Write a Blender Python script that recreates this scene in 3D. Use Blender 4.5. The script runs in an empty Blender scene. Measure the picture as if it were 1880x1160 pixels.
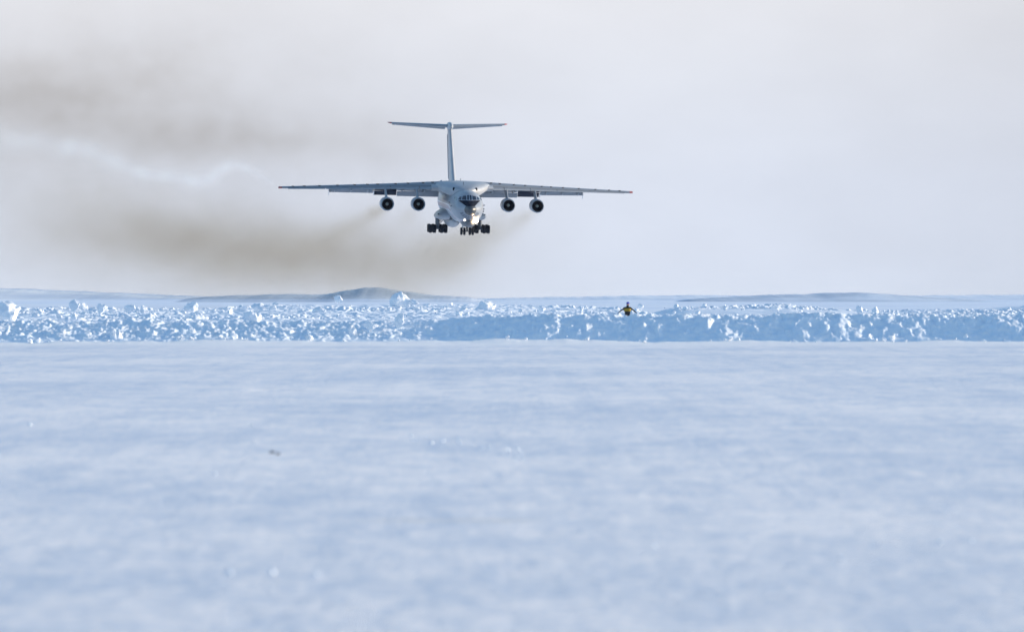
import bpy, math, random
import numpy as np
from mathutils import Vector, Matrix

R = math.radians
SC = bpy.context.scene
COL = SC.collection

# ------------------------------------------------------------------ camera
F = 12850.0                                   # focal length in pixels of the 1880 px wide photograph
EYE = 2.0
HOR = 547.0                                   # picture row of the level horizon
cam_d = bpy.data.cameras.new("camera")
cam = bpy.data.objects.new("camera", cam_d)
COL.objects.link(cam)
SC.camera = cam
cam_d.sensor_width = 36.0
cam_d.lens = F / 1880 * 36.0
cam_d.clip_start = 1.0
cam_d.clip_end = 60000.0
cam.location = (0, 0, EYE)
cam.rotation_euler = (R(90) - math.atan((580 - HOR) / F), 0, 0)
cam_d.dof.use_dof = True
cam_d.dof.focus_distance = 985.0
cam_d.dof.aperture_fstop = 3.3

# ------------------------------------------------------------------ world, sun, exposure
SUN_EL, SUN_AZ = 9.5, 76.0                    # azimuth clockwise from the camera's view direction
world = bpy.data.worlds.new("World")
SC.world = world
world.use_nodes = True
wn, wl = world.node_tree.nodes, world.node_tree.links
wn.clear()
sky = wn.new('ShaderNodeTexSky')
sky.sky_type = 'NISHITA'
sky.sun_disc = False
sky.sun_elevation = R(SUN_EL)
sky.sun_rotation = R(SUN_AZ)
sky.altitude = 0
sky.air_density = 1.0
sky.dust_density = 0.3
sky.ozone_density = 2.0
bg = wn.new('ShaderNodeBackground')
bg.inputs[1].default_value = 0.108
wl.new(sky.outputs[0], bg.inputs[0])
tc = wn.new('ShaderNodeTexCoord')
sep = wn.new('ShaderNodeSeparateXYZ')
wl.new(tc.outputs['Generated'], sep.inputs[0])
ramp = wn.new('ShaderNodeValToRGB')           # pale ice haze low over the horizon
mr = wn.new('ShaderNodeMapRange')
mr.inputs[1].default_value, mr.inputs[2].default_value = -0.01, 0.05
wl.new(sep.outputs[2], mr.inputs[0])
wl.new(mr.outputs[0], ramp.inputs[0])
e = ramp.color_ramp.elements
e[0].position, e[0].color = 0.1, (0.225, 0.247, 0.291, 1)
e[1].position, e[1].color = 1.0, (0.268, 0.269, 0.281, 1)
k = ramp.color_ramp.elements.new(0.45)
k.color = (0.235, 0.251, 0.288, 1)
# very soft unevenness of the thin high cloud
nz = wn.new('ShaderNodeTexNoise')
mp = wn.new('ShaderNodeMapping')
mp.inputs['Scale'].default_value = (10, 10, 22)
wl.new(tc.outputs['Generated'], mp.inputs[0])
wl.new(mp.outputs[0], nz.inputs[0])
nz.inputs['Detail'].default_value = 3
mrn = wn.new('ShaderNodeMapRange')
mrn.inputs[1].default_value, mrn.inputs[2].default_value = 0.3, 0.7
mrn.inputs[3].default_value, mrn.inputs[4].default_value = 0.975, 1.02
wl.new(nz.outputs[0], mrn.inputs[0])
hz = wn.new('ShaderNodeBackground')
# the low sky opposite the bright horizon, behind the camera, is deeper blue
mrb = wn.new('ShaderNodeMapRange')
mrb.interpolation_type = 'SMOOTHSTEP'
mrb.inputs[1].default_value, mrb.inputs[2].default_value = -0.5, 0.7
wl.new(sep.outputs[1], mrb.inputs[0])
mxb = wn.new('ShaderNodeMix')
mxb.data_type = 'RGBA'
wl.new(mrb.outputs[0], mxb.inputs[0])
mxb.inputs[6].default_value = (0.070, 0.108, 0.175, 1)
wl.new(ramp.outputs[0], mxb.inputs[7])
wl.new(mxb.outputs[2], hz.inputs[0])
mra = wn.new('ShaderNodeMapRange')          # sky dims towards the right, lens vignetting put into its brightness
mra.interpolation_type = 'SMOOTHSTEP'
mra.inputs[1].default_value, mra.inputs[2].default_value = 0.01, 0.11
mra.inputs[3].default_value, mra.inputs[4].default_value = 1.045, 0.88
wl.new(sep.outputs[0], mra.inputs[0])
mlt = wn.new('ShaderNodeMath')
mlt.operation = 'MULTIPLY'
wl.new(mrn.outputs[0], mlt.inputs[0])
wl.new(mra.outputs[0], mlt.inputs[1])
wl.new(mlt.outputs[0], hz.inputs[1])
mr2 = wn.new('ShaderNodeMapRange')
mr2.interpolation_type = 'SMOOTHSTEP'
mr2.inputs[1].default_value, mr2.inputs[2].default_value = 0.06, 0.22
wl.new(sep.outputs[2], mr2.inputs[0])
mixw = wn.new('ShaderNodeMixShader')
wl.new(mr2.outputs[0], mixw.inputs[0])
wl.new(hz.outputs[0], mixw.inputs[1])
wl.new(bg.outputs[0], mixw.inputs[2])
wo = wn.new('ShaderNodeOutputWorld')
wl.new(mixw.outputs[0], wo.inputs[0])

sun_d = bpy.data.lights.new("sun", 'SUN')
sun_d.energy = 2.0
sun_d.angle = R(0.5)
sun_d.color = (1.0, 0.83, 0.63)
sun = bpy.data.objects.new("sun", sun_d)
COL.objects.link(sun)
sdir = Vector((math.sin(R(SUN_AZ)) * math.cos(R(SUN_EL)), math.cos(R(SUN_AZ)) * math.cos(R(SUN_EL)), math.sin(R(SUN_EL))))
sun.rotation_euler = sdir.to_track_quat('Z', 'Y').to_euler()

SC.view_settings.view_transform = 'Standard'
SC.view_settings.look = 'None'
SC.view_settings.exposure = 1.57
SC.view_settings.gamma = 1
SC.cycles.use_denoising = True
SC.cycles.use_adaptive_sampling = True
SC.cycles.adaptive_threshold = 0.02
SC.cycles.volume_step_rate = 1.0
SC.cycles.volume_bounces = 1
SC.cycles.max_bounces = 6

rng = np.random.default_rng(7)
random.seed(7)

def at(px, py, Y):
    """point at depth Y seen at picture pixel px, py (used to read positions off the photograph)"""
    return Vector(((px - 940) * Y / F, Y, EYE + (HOR - py) * Y / F))

# ------------------------------------------------------------------ noise
def _h(ix, iy, s):
    n = (ix.astype(np.int64) * 374761393 + iy.astype(np.int64) * 668265263 + s * 1442695041) & 0xffffffff
    n = ((n ^ (n >> 13)) * 1274126177) & 0xffffffff
    return ((n ^ (n >> 16)) & 0xffffff) / float(0xffffff)

def vnoise(x, y, s=0):
    ix, iy = np.floor(x), np.floor(y)
    fx, fy = x - ix, y - iy
    fx = fx * fx * fx * (fx * (fx * 6 - 15) + 10)
    fy = fy * fy * fy * (fy * (fy * 6 - 15) + 10)
    a, b = _h(ix, iy, s), _h(ix + 1, iy, s)
    c, d = _h(ix, iy + 1, s), _h(ix + 1, iy + 1, s)
    return (a + (b - a) * fx) * (1 - fy) + (c + (d - c) * fx) * fy - 0.5

def fbm(x, y, o=4, s=0, g=0.5):
    r, a = 0, 1.0
    for i in range(o):
        r = r + a * vnoise(x, y, s + i * 17)
        a *= g
        x, y = x * 2.03 + 11.3, y * 2.03 + 5.7
    return r

def lumps(x, y, s=0, keep=1.0):
    """rounded blocks: height of the nearest random dome, 0..1"""
    ix, iy = np.floor(x), np.floor(y)
    best = np.zeros_like(x)
    x, y = x + 0.35 * vnoise(x * 2.3, y * 2.3, s + 7), y + 0.35 * vnoise(x * 2.1 + 9, y * 2.1, s + 8)
    for dx in (-1, 0, 1):
        for dy in (-1, 0, 1):
            cx, cy = ix + dx, iy + dy
            px = cx + 0.15 + 0.7 * _h(cx, cy, s + 1)
            py = cy + 0.15 + 0.7 * _h(cx, cy, s + 2)
            r = 0.25 + 0.45 * _h(cx, cy, s + 3)
            on = _h(cx, cy, s + 4) < keep
            d2 = ((x - px) ** 2 + (y - py) ** 2) / r ** 2
            best = np.maximum(best, np.where(on, np.minimum(np.clip(1 - d2, 0, 1) * (0.8 + 1.2 * _h(cx, cy, s + 5)), 0.75 + 0.3 * (x - px)) * r * 1.2, 0))
    return best

# ------------------------------------------------------------------ objects
def tag(o, label=None, cat=None, group=None, kind=None):
    for k_, v in (('label', label), ('category', cat), ('group', group), ('kind', kind)):
        if v:
            o[k_] = v
    return o

def mesh_obj(name, verts, faces, mat=None, parent=None, smooth=True, sharp=None):
    me = bpy.data.meshes.new(name)
    me.from_pydata([tuple(v) for v in verts], [], faces)
    if smooth:
        me.polygons.foreach_set('use_smooth', [True] * len(me.polygons))
    if sharp:
        me.set_sharp_from_angle(angle=R(sharp))
    if mat:
        me.materials.append(mat)
    me.update()
    o = bpy.data.objects.new(name, me)
    COL.objects.link(o)
    if parent:
        o.parent = parent
    return o

def grid_obj(name, X, Y, Z, mat, parent=None):
    """height sheet from 2-d arrays"""
    n, m = X.shape
    me = bpy.data.meshes.new(name)
    co = np.stack([X, Y, Z], -1).reshape(-1, 3).astype(np.float32)
    idx = np.arange(n * m).reshape(n, m)
    q = np.stack([idx[:-1, :-1], idx[:-1, 1:], idx[1:, 1:], idx[1:, :-1]], -1).reshape(-1, 4).astype(np.int32)
    me.vertices.add(len(co))
    me.vertices.foreach_set('co', co.ravel())
    me.loops.add(q.size)
    me.loops.foreach_set('vertex_index', q.ravel())
    me.polygons.add(len(q))
    me.polygons.foreach_set('loop_start', np.arange(0, q.size, 4, dtype=np.int32))
    me.polygons.foreach_set('use_smooth', np.ones(len(q), bool))
    me.update(calc_edges=True)
    me.materials.append(mat)
    o = bpy.data.objects.new(name, me)
    COL.objects.link(o)
    if parent:
        o.parent = parent
    return o

def empty(name, loc=(0, 0, 0)):
    o = bpy.data.objects.new(name, None)
    o.location = loc
    COL.objects.link(o)
    return o

# ------------------------------------------------------------------ materials
def new_mat(name):
    m = bpy.data.materials.new(name)
    m.use_nodes = True
    return m, m.node_tree.nodes, m.node_tree.links, m.node_tree.nodes['Principled BSDF']

def plain(name, col, rough=0.5, metal=0.0, var=0.06, scale=3.0, coat=0.0):
    """paint, rubber or metal with faint uneven wear"""
    m, n, l, b = new_mat(name)
    b.inputs['Roughness'].default_value = rough
    b.inputs['Metallic'].default_value = metal
    b.inputs['Coat Weight'].default_value = coat
    t = n.new('ShaderNodeTexCoord')
    nt = n.new('ShaderNodeTexNoise')
    nt.inputs['Scale'].default_value = scale
    nt.inputs['Detail'].default_value = 5
    l.new(t.outputs['Object'], nt.inputs[0])
    mx = n.new('ShaderNodeMix')
    mx.data_type = 'RGBA'
    mx.inputs[6].default_value = (*[c * (1 - var * 3) for c in col], 1)
    mx.inputs[7].default_value = (*[min(1, c * (1 + var * 2)) for c in col], 1)
    l.new(nt.outputs[0], mx.inputs[0])
    l.new(mx.outputs[2], b.inputs['Base Color'])
    return m

def snow_mat(name, a, c, scale=0.5, stretch=(1, 1, 1), lo=0.4, hi=0.62, bump=0.0, bscale=6.0, rough=0.75, stain=None, sheen=0.0):
    m, n, l, b = new_mat(name)
    b.inputs['Roughness'].default_value = rough
    b.inputs['Specular IOR Level'].default_value = 0.25
    g = n.new('ShaderNodeNewGeometry')
    mpn = n.new('ShaderNodeMapping')
    mpn.inputs['Scale'].default_value = stretch
    l.new(g.outputs['Position'], mpn.inputs[0])
    nt = n.new('ShaderNodeTexNoise')
    nt.inputs['Scale'].default_value = scale
    nt.inputs['Detail'].default_value = 7
    nt.inputs['Roughness'].default_value = 0.62
    nt.inputs['Distortion'].default_value = 0.3
    l.new(mpn.outputs[0], nt.inputs[0])
    m2 = n.new('ShaderNodeMapRange')
    m2.inputs[1].default_value, m2.inputs[2].default_value = lo, hi
    l.new(nt.outputs[0], m2.inputs[0])
    mx = n.new('ShaderNodeMix')
    mx.data_type = 'RGBA'
    mx.inputs[6].default_value = (*a, 1)
    mx.inputs[7].default_value = (*c, 1)
    l.new(m2.outputs[0], mx.inputs[0])
    out = mx.outputs[2]
    if stain:
        for (scl, st, lo_, hi_, colr, amt) in stain:
            mp3 = n.new('ShaderNodeMapping')
            mp3.inputs['Scale'].default_value = st
            l.new(g.outputs['Position'], mp3.inputs[0])
            n3 = n.new('ShaderNodeTexNoise')
            n3.inputs['Scale'].default_value = scl
            n3.inputs['Detail'].default_value = 4
            l.new(mp3.outputs[0], n3.inputs[0])
            m3 = n.new('ShaderNodeMapRange')
            m3.inputs[1].default_value, m3.inputs[2].default_value = lo_, hi_
            m3.inputs[3].default_value, m3.inputs[4].default_value = 0, amt
            l.new(n3.outputs[0], m3.inputs[0])
            mm = n.new('ShaderNodeMix')
            mm.data_type = 'RGBA'
            l.new(m3.outputs[0], mm.inputs[0])
            l.new(out, mm.inputs[6])
            mm.inputs[7].default_value = (*colr, 1)
            out = mm.outputs[2]
    l.new(out, b.inputs['Base Color'])
    if bump:
        nb = n.new('ShaderNodeTexNoise')
        nb.inputs['Scale'].default_value = bscale
        nb.inputs['Detail'].default_value = 6
        l.new(g.outputs['Position'], nb.inputs[0])
        bp = n.new('ShaderNodeBump')
        bp.inputs['Distance'].default_value = bump
        bp.inputs['Strength'].default_value = 1
        l.new(nb.outputs[0], bp.inputs['Height'])
        l.new(bp.outputs[0], b.inputs['Normal'])
    return m

M_run = snow_mat('packed_snow', (0.60, 0.66, 0.76), (0.94, 0.90, 0.88), 1.5, (1, 0.25, 1), 0.40, 0.64, 0.008, 7.0, 0.7,
                 stain=[(0.11, (1, 0.35, 1), 0.45, 0.7, (0.60, 0.67, 0.78), 0.65), (4.0, (1, 0.3, 1), 0.52, 0.75, (0.95, 0.93, 0.92), 0.6)])
def runway_mat():
    m, n, l, b = new_mat('packed_snow')
    b.inputs['Roughness'].default_value = 0.75
    b.inputs['Specular IOR Level'].default_value = 0.25
    g = n.new('ShaderNodeNewGeometry')
    def nz_(stretch, rot, detail, rough=0.6, dist=0.0):
        mp_ = n.new('ShaderNodeMapping')
        mp_.inputs['Scale'].default_value = stretch
        mp_.inputs['Rotation'].default_value = (0, 0, R(rot))
        l.new(g.outputs['Position'], mp_.inputs[0])
        t_ = n.new('ShaderNodeTexNoise')
        t_.inputs['Scale'].default_value = 1.0
        t_.inputs['Detail'].default_value = detail
        t_.inputs['Roughness'].default_value = rough
        t_.inputs['Distortion'].default_value = dist
        l.new(mp_.outputs[0], t_.inputs[0])
        return t_.outputs[0]
    def op(o_, a, c=None, d=None):
        q = n.new('ShaderNodeMath'); q.operation = o_
        for i, v in enumerate((a, c, d)):
            if v is None: continue
            if isinstance(v, (int, float)): q.inputs[i].default_value = v
            else: l.new(v, q.inputs[i])
        return q.outputs[0]
    def mr_(v, a, c, d=0.0, e_=1.0, smooth=False):
        q = n.new('ShaderNodeMapRange')
        if smooth: q.interpolation_type = 'SMOOTHSTEP'
        l.new(v, q.inputs[0])
        for i, x_ in enumerate((a, c, d, e_)): q.inputs[i + 1].default_value = x_
        return q.outputs[0]
    def mix(f, a, c):
        q = n.new('ShaderNodeMix'); q.data_type = 'RGBA'
        l.new(f, q.inputs[0])
        for i, v in ((6, a), (7, c)):
            if isinstance(v, tuple): q.inputs[i].default_value = (*v, 1)
            else: l.new(v, q.inputs[i])
        return q.outputs[2]
    patches = mr_(nz_((1.5, 0.34, 1), 1.2, 9, 0.70, 0.6), 0.36, 0.64)
    broad = mr_(nz_((0.12, 0.045, 1), 1.2, 4, 0.5), 0.35, 0.65)
    tracks = mr_(nz_((1.7, 0.022, 1), 1.2, 4, 0.6), 0.35, 0.65)
    grain = mr_(nz_((8, 2.0, 1), 0, 8, 0.8), 0.36, 0.64)
    f = op('ADD', op('MULTIPLY', patches, 0.36), op('MULTIPLY', broad, 0.30))
    f = op('ADD', f, op('MULTIPLY', tracks, 0.12))
    f = op('ADD', f, op('MULTIPLY', grain, 0.52))
    col = mix(mr_(f, 0.36, 0.90), (0.60, 0.675, 0.78), (0.99, 0.955, 0.94))
    sp = n.new('ShaderNodeSeparateXYZ')
    l.new(g.outputs['Position'], sp.inputs[0])
    # wind-blown fresh snow against the bank, sunlight on its lip painted in too
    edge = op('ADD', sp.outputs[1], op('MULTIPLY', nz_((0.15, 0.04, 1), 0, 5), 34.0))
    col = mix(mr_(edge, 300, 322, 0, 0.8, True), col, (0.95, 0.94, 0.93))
    # faint dirty streak across the foreground
    d_ = op('ABSOLUTE', op('SUBTRACT', sp.outputs[1], 63.0))
    s1 = mr_(d_, 0.1, 0.55, 1, 0, True)
    s2 = mr_(op('ABSOLUTE', op('ADD', sp.outputs[0], 0.55)), 0.5, 0.95, 1, 0, True)
    st = op('MULTIPLY', op('MULTIPLY', s1, s2), mr_(nz_((6, 2, 1), 0, 3), 0.3, 0.7))
    col = mix(op('MULTIPLY', st, 0.6), col, (0.62, 0.58, 0.50))
    l.new(col, b.inputs['Base Color'])
    bp = n.new('ShaderNodeBump')
    bp.inputs['Distance'].default_value = 0.006
    l.new(grain, bp.inputs['Height'])
    l.new(bp.outputs[0], b.inputs['Normal'])
    return m
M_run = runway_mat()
M_snow = snow_mat('bank_snow', (0.66, 0.79, 0.92), (0.95, 0.96, 0.97), 2.2, (1, 1, 1), 0.3, 0.7, 0.008, 9.0, 0.8)
M_rub = snow_mat('rubble_snow', (0.70, 0.81, 0.93), (0.92, 0.94, 0.97), 0.6, (1, 1, 1), 0.3, 0.7, 0.03, 5.0, 0.8)
M_far = snow_mat('far_snow', (0.66, 0.76, 0.90), (0.88, 0.92, 0.97), 0.02, (1, 1, 1), 0.35, 0.65, 0.0, 5.0, 0.8)
M_block = snow_mat('block_snow', (0.74, 0.80, 0.88), (0.90, 0.92, 0.94), 2.0, (1, 1, 1), 0.3, 0.7, 0.03, 8.0, 0.8)
M_hill = snow_mat('hill_snow', (0.62, 0.71, 0.84), (0.86, 0.90, 0.95), 0.006, (1, 1, 3), 0.4, 0.62, 0, 5, 0.85)
M_rock = snow_mat('hazed_rock_snow', (0.46, 0.54, 0.65), (0.76, 0.83, 0.92), 0.02, (1, 0.3, 1), 0.42, 0.72, 0, 5, 0.85)  # distance haze painted in: rock and snow colours paled and blued

# ------------------------------------------------------------------ ground sheet, out to the horizon
def fan(d, half=0.105, n=900, wide=3.0, nw=40):
    u = np.linspace(-half, half, n)
    t = np.linspace(0, 1, nw + 1)[1:]
    o = half + (wide - half) * t ** 2.2
    return np.concatenate([-o[::-1], u, o])

def ground_height(x, d):
    xr = x + 0.021 * d
    near = 0.006 * fbm(x * 3.2, d * 1.0, 5, 3, 0.6) + 0.010 * fbm(x * 0.3, d * 0.06, 3, 9) + 0.003 * fbm(xr * 1.6, d * 0.03, 4, 19, 0.6)
    near = near - 0.07 * np.exp(-((d - 153) / 0.9) ** 2) * np.clip(1.5 - np.abs(x + 5.2) / 0.5, 0, 1)
    rough = np.clip(fbm(x * 0.35, d * 0.35, 3, 31) * 3, 0, 1)
    near = near + rough * 0.012 * lumps(x * 2.4, d * 2.4, 5, 0.55) * (d < 320)
    far = 0.25 * fbm(x * 0.02, d * 0.01, 4, 12)
    t = np.clip((d - 326) / 60, 0, 1)
    z = near * (1 - t) + far * t
    # wind-smoothed lip of fresh snow in front of the bank
    lip = 0.06 + 0.15 * np.exp(-((x + 1.5) / 5.5) ** 2) + 0.20 * fbm(x * 0.30, x * 0, 5, 2, 0.6)
    z = z + lip * np.exp(-((d - 317) / 3.5) ** 2)
    return z

d1 = 1.0 / np.linspace(1 / 30.0, 1 / 330.0, 640)
d1 = np.concatenate([[2, 6, 12, 20], d1])
d2 = 330 * (60000 / 330) ** np.linspace(0, 1, 200)[1:]
dd = np.concatenate([d1, d2])
uu = fan(dd)
D, U = np.meshgrid(dd, uu, indexing='ij')
XG = U * (D + 6)
ZG = ground_height(XG, D)
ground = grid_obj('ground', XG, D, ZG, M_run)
tag(ground, kind='structure')
# beyond the bank the snow is untouched: second slot on the same sheet
ground.data.materials.append(M_far)
mi = np.zeros((len(dd) - 1, len(uu) - 1), np.int32)
mi[dd[:-1] > 326] = 1
ground.data.polygons.foreach_set('material_index', mi.ravel())

# ------------------------------------------------------------------ ploughed snow bank along the runway edge
def interp(x, xs, ys):
    return np.interp(x, xs, ys)

def bank():
    xs = np.arange(-60, 60, 0.05)
    vs = np.linspace(0, 1, 110)
    V, X = np.meshgrid(vs, xs, indexing='ij')
    Yp = 317.5 + 11 * V                      # depth across the bank
    px = 940 + X * F / 320
    left = np.clip((1050 - px) / 450, 0, 1)  # rubbly at the left, shaved smooth at the right
    base = 0.35 * fbm(X * 0.35, X * 0 + 1.7, 4, 45) + interp(px, [-2000, 0, 250, 480, 700, 860, 1000, 1300, 1880, 4000], [0.3, 0.0, 0.1, 0.3, 0.9, 1.4, 0.6, -0.2, -0.6, -0.6])
    top = interp(px, [-2000, 0, 160, 330, 600, 760, 900, 1000, 1180, 1500, 1880, 4000],
                 [0.98, 0.98, 0.86, 0.92, 0.90, 1.0, 1.18, 1.26, 1.27, 1.24, 1.20, 1.2])
    top = top + 0.10 * fbm(X * 0.5, X * 0 + 3, 4, 44)
    t = (Yp - 318.6 - base) / (2.9 + 1.5 * left)
    prof = np.clip(t, 0, 1)
    prof = prof ** 0.8 * (1 - 0.25 * left * (1 - prof))
    back = np.clip((Yp - 323.5) / 4.5, 0, 1)
    Z = top * prof * (1 - back * back * (3 - 2 * back))
    env = np.clip(prof * 3, 0, 1) * np.clip(1 - back, 0, 1)
    rub = 0.26 * lumps(X * 1.1, Yp * 1.1, 3, 0.4) + 0.24 * lumps(X * 2.4, Yp * 2.4, 8, 0.5) + 0.16 * lumps(X * 5.0, Yp * 5.0, 9, 0.6) + 0.10 * fbm(X * 1.2, Yp * 1.2, 4, 10) + 0.12
    groove = 0.20 * np.abs(vnoise(X * 1.3 + 0.35 * Yp, Yp * 0.22, 70)) + 0.12 * fbm(X * 3.2 + 0.8 * Yp, Yp * 0.7, 3, 71)
    rub_r = 0.18 * lumps(X * 2.4, Yp * 2.4, 13, 0.5) + 0.12 * lumps(X * 5.5, Yp * 5.5, 19, 0.7)
    crest = np.exp(-((prof - 0.97) / 0.12) ** 2)
    Z = Z + env * ((rub - 0.25) * (0.16 + 0.48 * left) * 0.8 + (1 - left) * (groove * 0.22 - 0.06 + rub_r * (0.10 + 0.6 * crest) + 0.14 * fbm(X * 0.8, Yp * 0.5, 4, 75) + 0.10 * fbm(X * 3.0, Yp * 1.6, 4, 76, 0.6)))
    Z = Z + 0.07 * (0.35 + 0.65 * left) * env * fbm(X * 7, Yp * 7, 4, 50, 0.6)
    foot = np.exp(-((t - 0.02) / 0.10) ** 2)
    Z = Z + foot * (0.12 * lumps(X * 2.6, Yp * 2.6, 81, 0.35) + 0.06 * np.clip(fbm(X * 0.8, Yp * 0.8, 3, 82) * 2, 0, 1))
    Yd = Yp + env * 0.18 * fbm(X * 1.6, Z * 2.0, 3, 61)
    Z = np.where((V < 0.004) | (V > 0.996), -0.3, Z - 0.02)
    o = grid_obj('snow_bank', X, Yd, Z, M_snow)
    tag(o, 'long ploughed snow bank along the far edge of the runway', 'snow bank')
bank()

# ------------------------------------------------------------------ broken snow beyond the bank
def rubble(name, x0, x1, y0, y1, dx, dy, hfun, mat, kind=None, label=None, cat=None):
    xs = np.arange(x0, x1, dx)
    ys = np.arange(y0, y1, dy)
    Y, X = np.meshgrid(ys, xs, indexing='ij')
    fx = np.clip(np.minimum(X - x0, x1 - X) / 6, 0, 1)
    fy = np.clip(np.minimum((Y - y0) / 4, (y1 - Y) / 10), 0, 1)
    e_ = fx * fy
    Z = hfun(X, Y) * e_ * e_ * (3 - 2 * e_) - 0.35 * (1 - np.clip(e_ * 6, 0, 1))
    o = grid_obj(name, X, Y, Z, mat)
    tag(o, label, cat, None, kind)
    return o

def h_main(X, Y):
    px = 940 + X * F / Y
    top = interp(px, [0, 150, 300, 420, 500, 620, 760, 860, 1000, 1150, 1300], [0.9, 1.05, 1.0, 1.1, 1.55, 1.7, 1.65, 1.45, 1.25, 1.2, 1.0])
    rise = np.clip((Y - 560) / 150, 0, 1)
    step = np.clip(fbm(X * 0.06, Y * 0.035, 3, 90) * 1.4 + 0.5, 0, 1)
    h = top * (0.35 * rise ** 0.6 + 0.65 * rise * (0.55 + 0.45 * step)) - 0.1
    patch = np.clip(fbm(X * 0.09, Y * 0.05, 3, 23) * 3.5 + 0.35, 0.03, 1)
    r = 0.55 * lumps(X * 0.7, Y * 0.5, 30, 0.25) + 0.38 * lumps(X * 1.9, Y * 1.4, 33, 0.3) + 0.22 * lumps(X * 3.8, Y * 2.5, 36, 0.5)
    return h + patch * (r - 0.15) * 0.62 + 0.22 * fbm(X * 0.7, Y * 0.35, 5, 55, 0.6)

def h_right(X, Y):
    px = 940 + X * F / Y
    rise = np.clip((Y - 640) / 110, 0, 1)
    top = interp(px, [1100, 1200, 1400, 1450, 1640, 1750, 1900, 2300], [0.7, 0.9, 1.05, 1.3, 0.75, 1.0, 1.15, 1.1])
    dr = np.clip(fbm(X * 0.05, Y * 0.03, 3, 95) * 2.2 + 0.5, 0, 1)
    patch = np.clip(fbm(X * 0.10, Y * 0.05, 3, 123) * 3.0 + 0.15, 0.0, 1)
    r = 0.5 * lumps(X * 1.0, Y * 0.7, 130, 0.4) + 0.40 * lumps(X * 2.2, Y * 1.6, 133, 0.7) + 0.2 * lumps(X * 4.4, Y * 2.5, 136, 0.8)
    return top * (0.5 * rise + 0.5 * rise * dr) + 0.18 * np.abs(fbm(X * 0.16 + Y * 0.05, Y * 0.05, 3, 97)) + patch * (r - 0.15) * 0.7

rubble('snow_rubble', -66, 17, 560, 740, 0.085, 0.28, h_main, M_rub, 'stuff', 'field of broken snow debris heaped beyond the runway bank', 'snow rubble')
rubble('snow_drift', 13, 78, 640, 780, 0.1, 0.32, h_right, M_rub, 'stuff', 'low wind-drifted snow ridges behind the smooth right end of the bank', 'snow drift')

# ------------------------------------------------------------------ hills
def hill(name, Yc, pts, depth, mat, rough=0.3, skirt=1.0, label=None):
    """ridge whose crest follows the given picture points at distance Yc"""
    px = np.array([p[0] for p in pts], float)
    zz = np.array([EYE + (HOR - p[1]) * Yc / F for p in pts])
    X0, X1 = (px[0] - 940) * Yc / F, (px[-1] - 940) * Yc / F
    xs = np.linspace(X0, X1, 700)
    cr = np.interp(xs, (px - 940) * Yc / F, zz)
    ker = np.hanning(31); ker /= ker.sum()
    cr = np.convolve(np.pad(cr, 15, mode='edge'), ker, 'valid')
    cr = cr + 0.45 * fbm(xs * 0.05, xs * 0 + Yc, 5, 99, 0.65)
    vs = np.linspace(-1, 1, 90)
    V, X = np.meshgrid(vs, xs, indexing='ij')
    C = np.tile(cr, (len(vs), 1))
    prof = np.cos(V * math.pi / 2) ** 1.2
    Y = Yc + depth * V
    Z = C * prof + rough * prof * fbm(X * 0.03, Y * 0.02, 5, 77) + 0.15 * rough * prof * fbm(X * 0.3, Y * 0.05, 2, 78) - 1.0 * (1 - prof)
    o = grid_obj(name, X, Y, Z, mat)
    tag(o, label, 'hill' if label else None, None, 'structure')
    return o

hill('hill', 5200, [(-1500, 534), (-700, 528), (-200, 529), (0, 530.5), (100, 533), (250, 539.5), (330, 543.5), (420, 547), (560, 556)], 500, M_hill, 1.0)
hill('hill', 3600, [(330, 556), (355, 547), (400, 543.5), (520, 541), (600, 539.5), (640, 533), (672, 528.5), (700, 528.5), (730, 534), (790, 541), (860, 546.5), (920, 556)], 260, M_rock, 0.5)
hill('hill', 6500, [(820, 560), (900, 548), (960, 547.5), (1050, 545), (1150, 543.5), (1300, 542), (1500, 545), (1750, 542.5), (1880, 541), (2300, 538), (3200, 545)], 600, M_hill, 0.8)
hill('hill', 3900, [(1230, 556), (1260, 551), (1330, 545), (1420, 541), (1500, 538.5), (1560, 537), (1610, 539), (1680, 545), (1760, 549), (1850, 558)], 300, M_rock, 0.5)

# ------------------------------------------------------------------ separate blocks and lumps of snow
def block_mesh(seed, sx=1.0, sy=1.0, sz=1.0, flat=0.0):
    import bmesh
    r_ = np.random.default_rng(seed)
    bm = bmesh.new()
    bmesh.ops.create_icosphere(bm, subdivisions=4, radius=1.0)
    co = np.array([v.co[:] for v in bm.verts])
    co /= ((np.abs(co) ** 2.4).sum(1) ** (1 / 2.4))[:, None]
    for _ in range(18):                                   # knock flat facets off it
        nrm = r_.normal(size=3); nrm /= np.linalg.norm(nrm)
        dcut = r_.uniform(0.55, 0.95)
        dist = co @ nrm
        over = dist > dcut
        co[over] -= np.outer((dist[over] - dcut) * 0.9, nrm)
    for f_, a_ in ((1.6, 0.25), (3.5, 0.16), (8.0, 0.08), (16.0, 0.04)):
        o1, o2 = r_.uniform(0, 50, 2)
        nn = vnoise(co[:, 0] * f_ + o1, co[:, 1] * f_ + o2 + co[:, 2] * 1.3 * f_, seed) + vnoise(co[:, 2] * f_ + o2, co[:, 0] * f_ * 0.7 + o1, seed + 3)
        co *= (1 + a_ * nn)[:, None]
    co *= (sx, sy, sz)
    co[:, 2] -= co[:, 2].min()
    for v, c in zip(bm.verts, co):
        v.co = c
    me = bpy.data.meshes.new('snow_block')
    bm.to_mesh(me)
    bm.free()
    me.polygons.foreach_set('use_smooth', [True] * len(me.polygons))
    me.set_sharp_from_angle(angle=R(24))
    me.materials.append(M_block)
    return me

def px_wide(a, b):
    return b - a > 34

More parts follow.
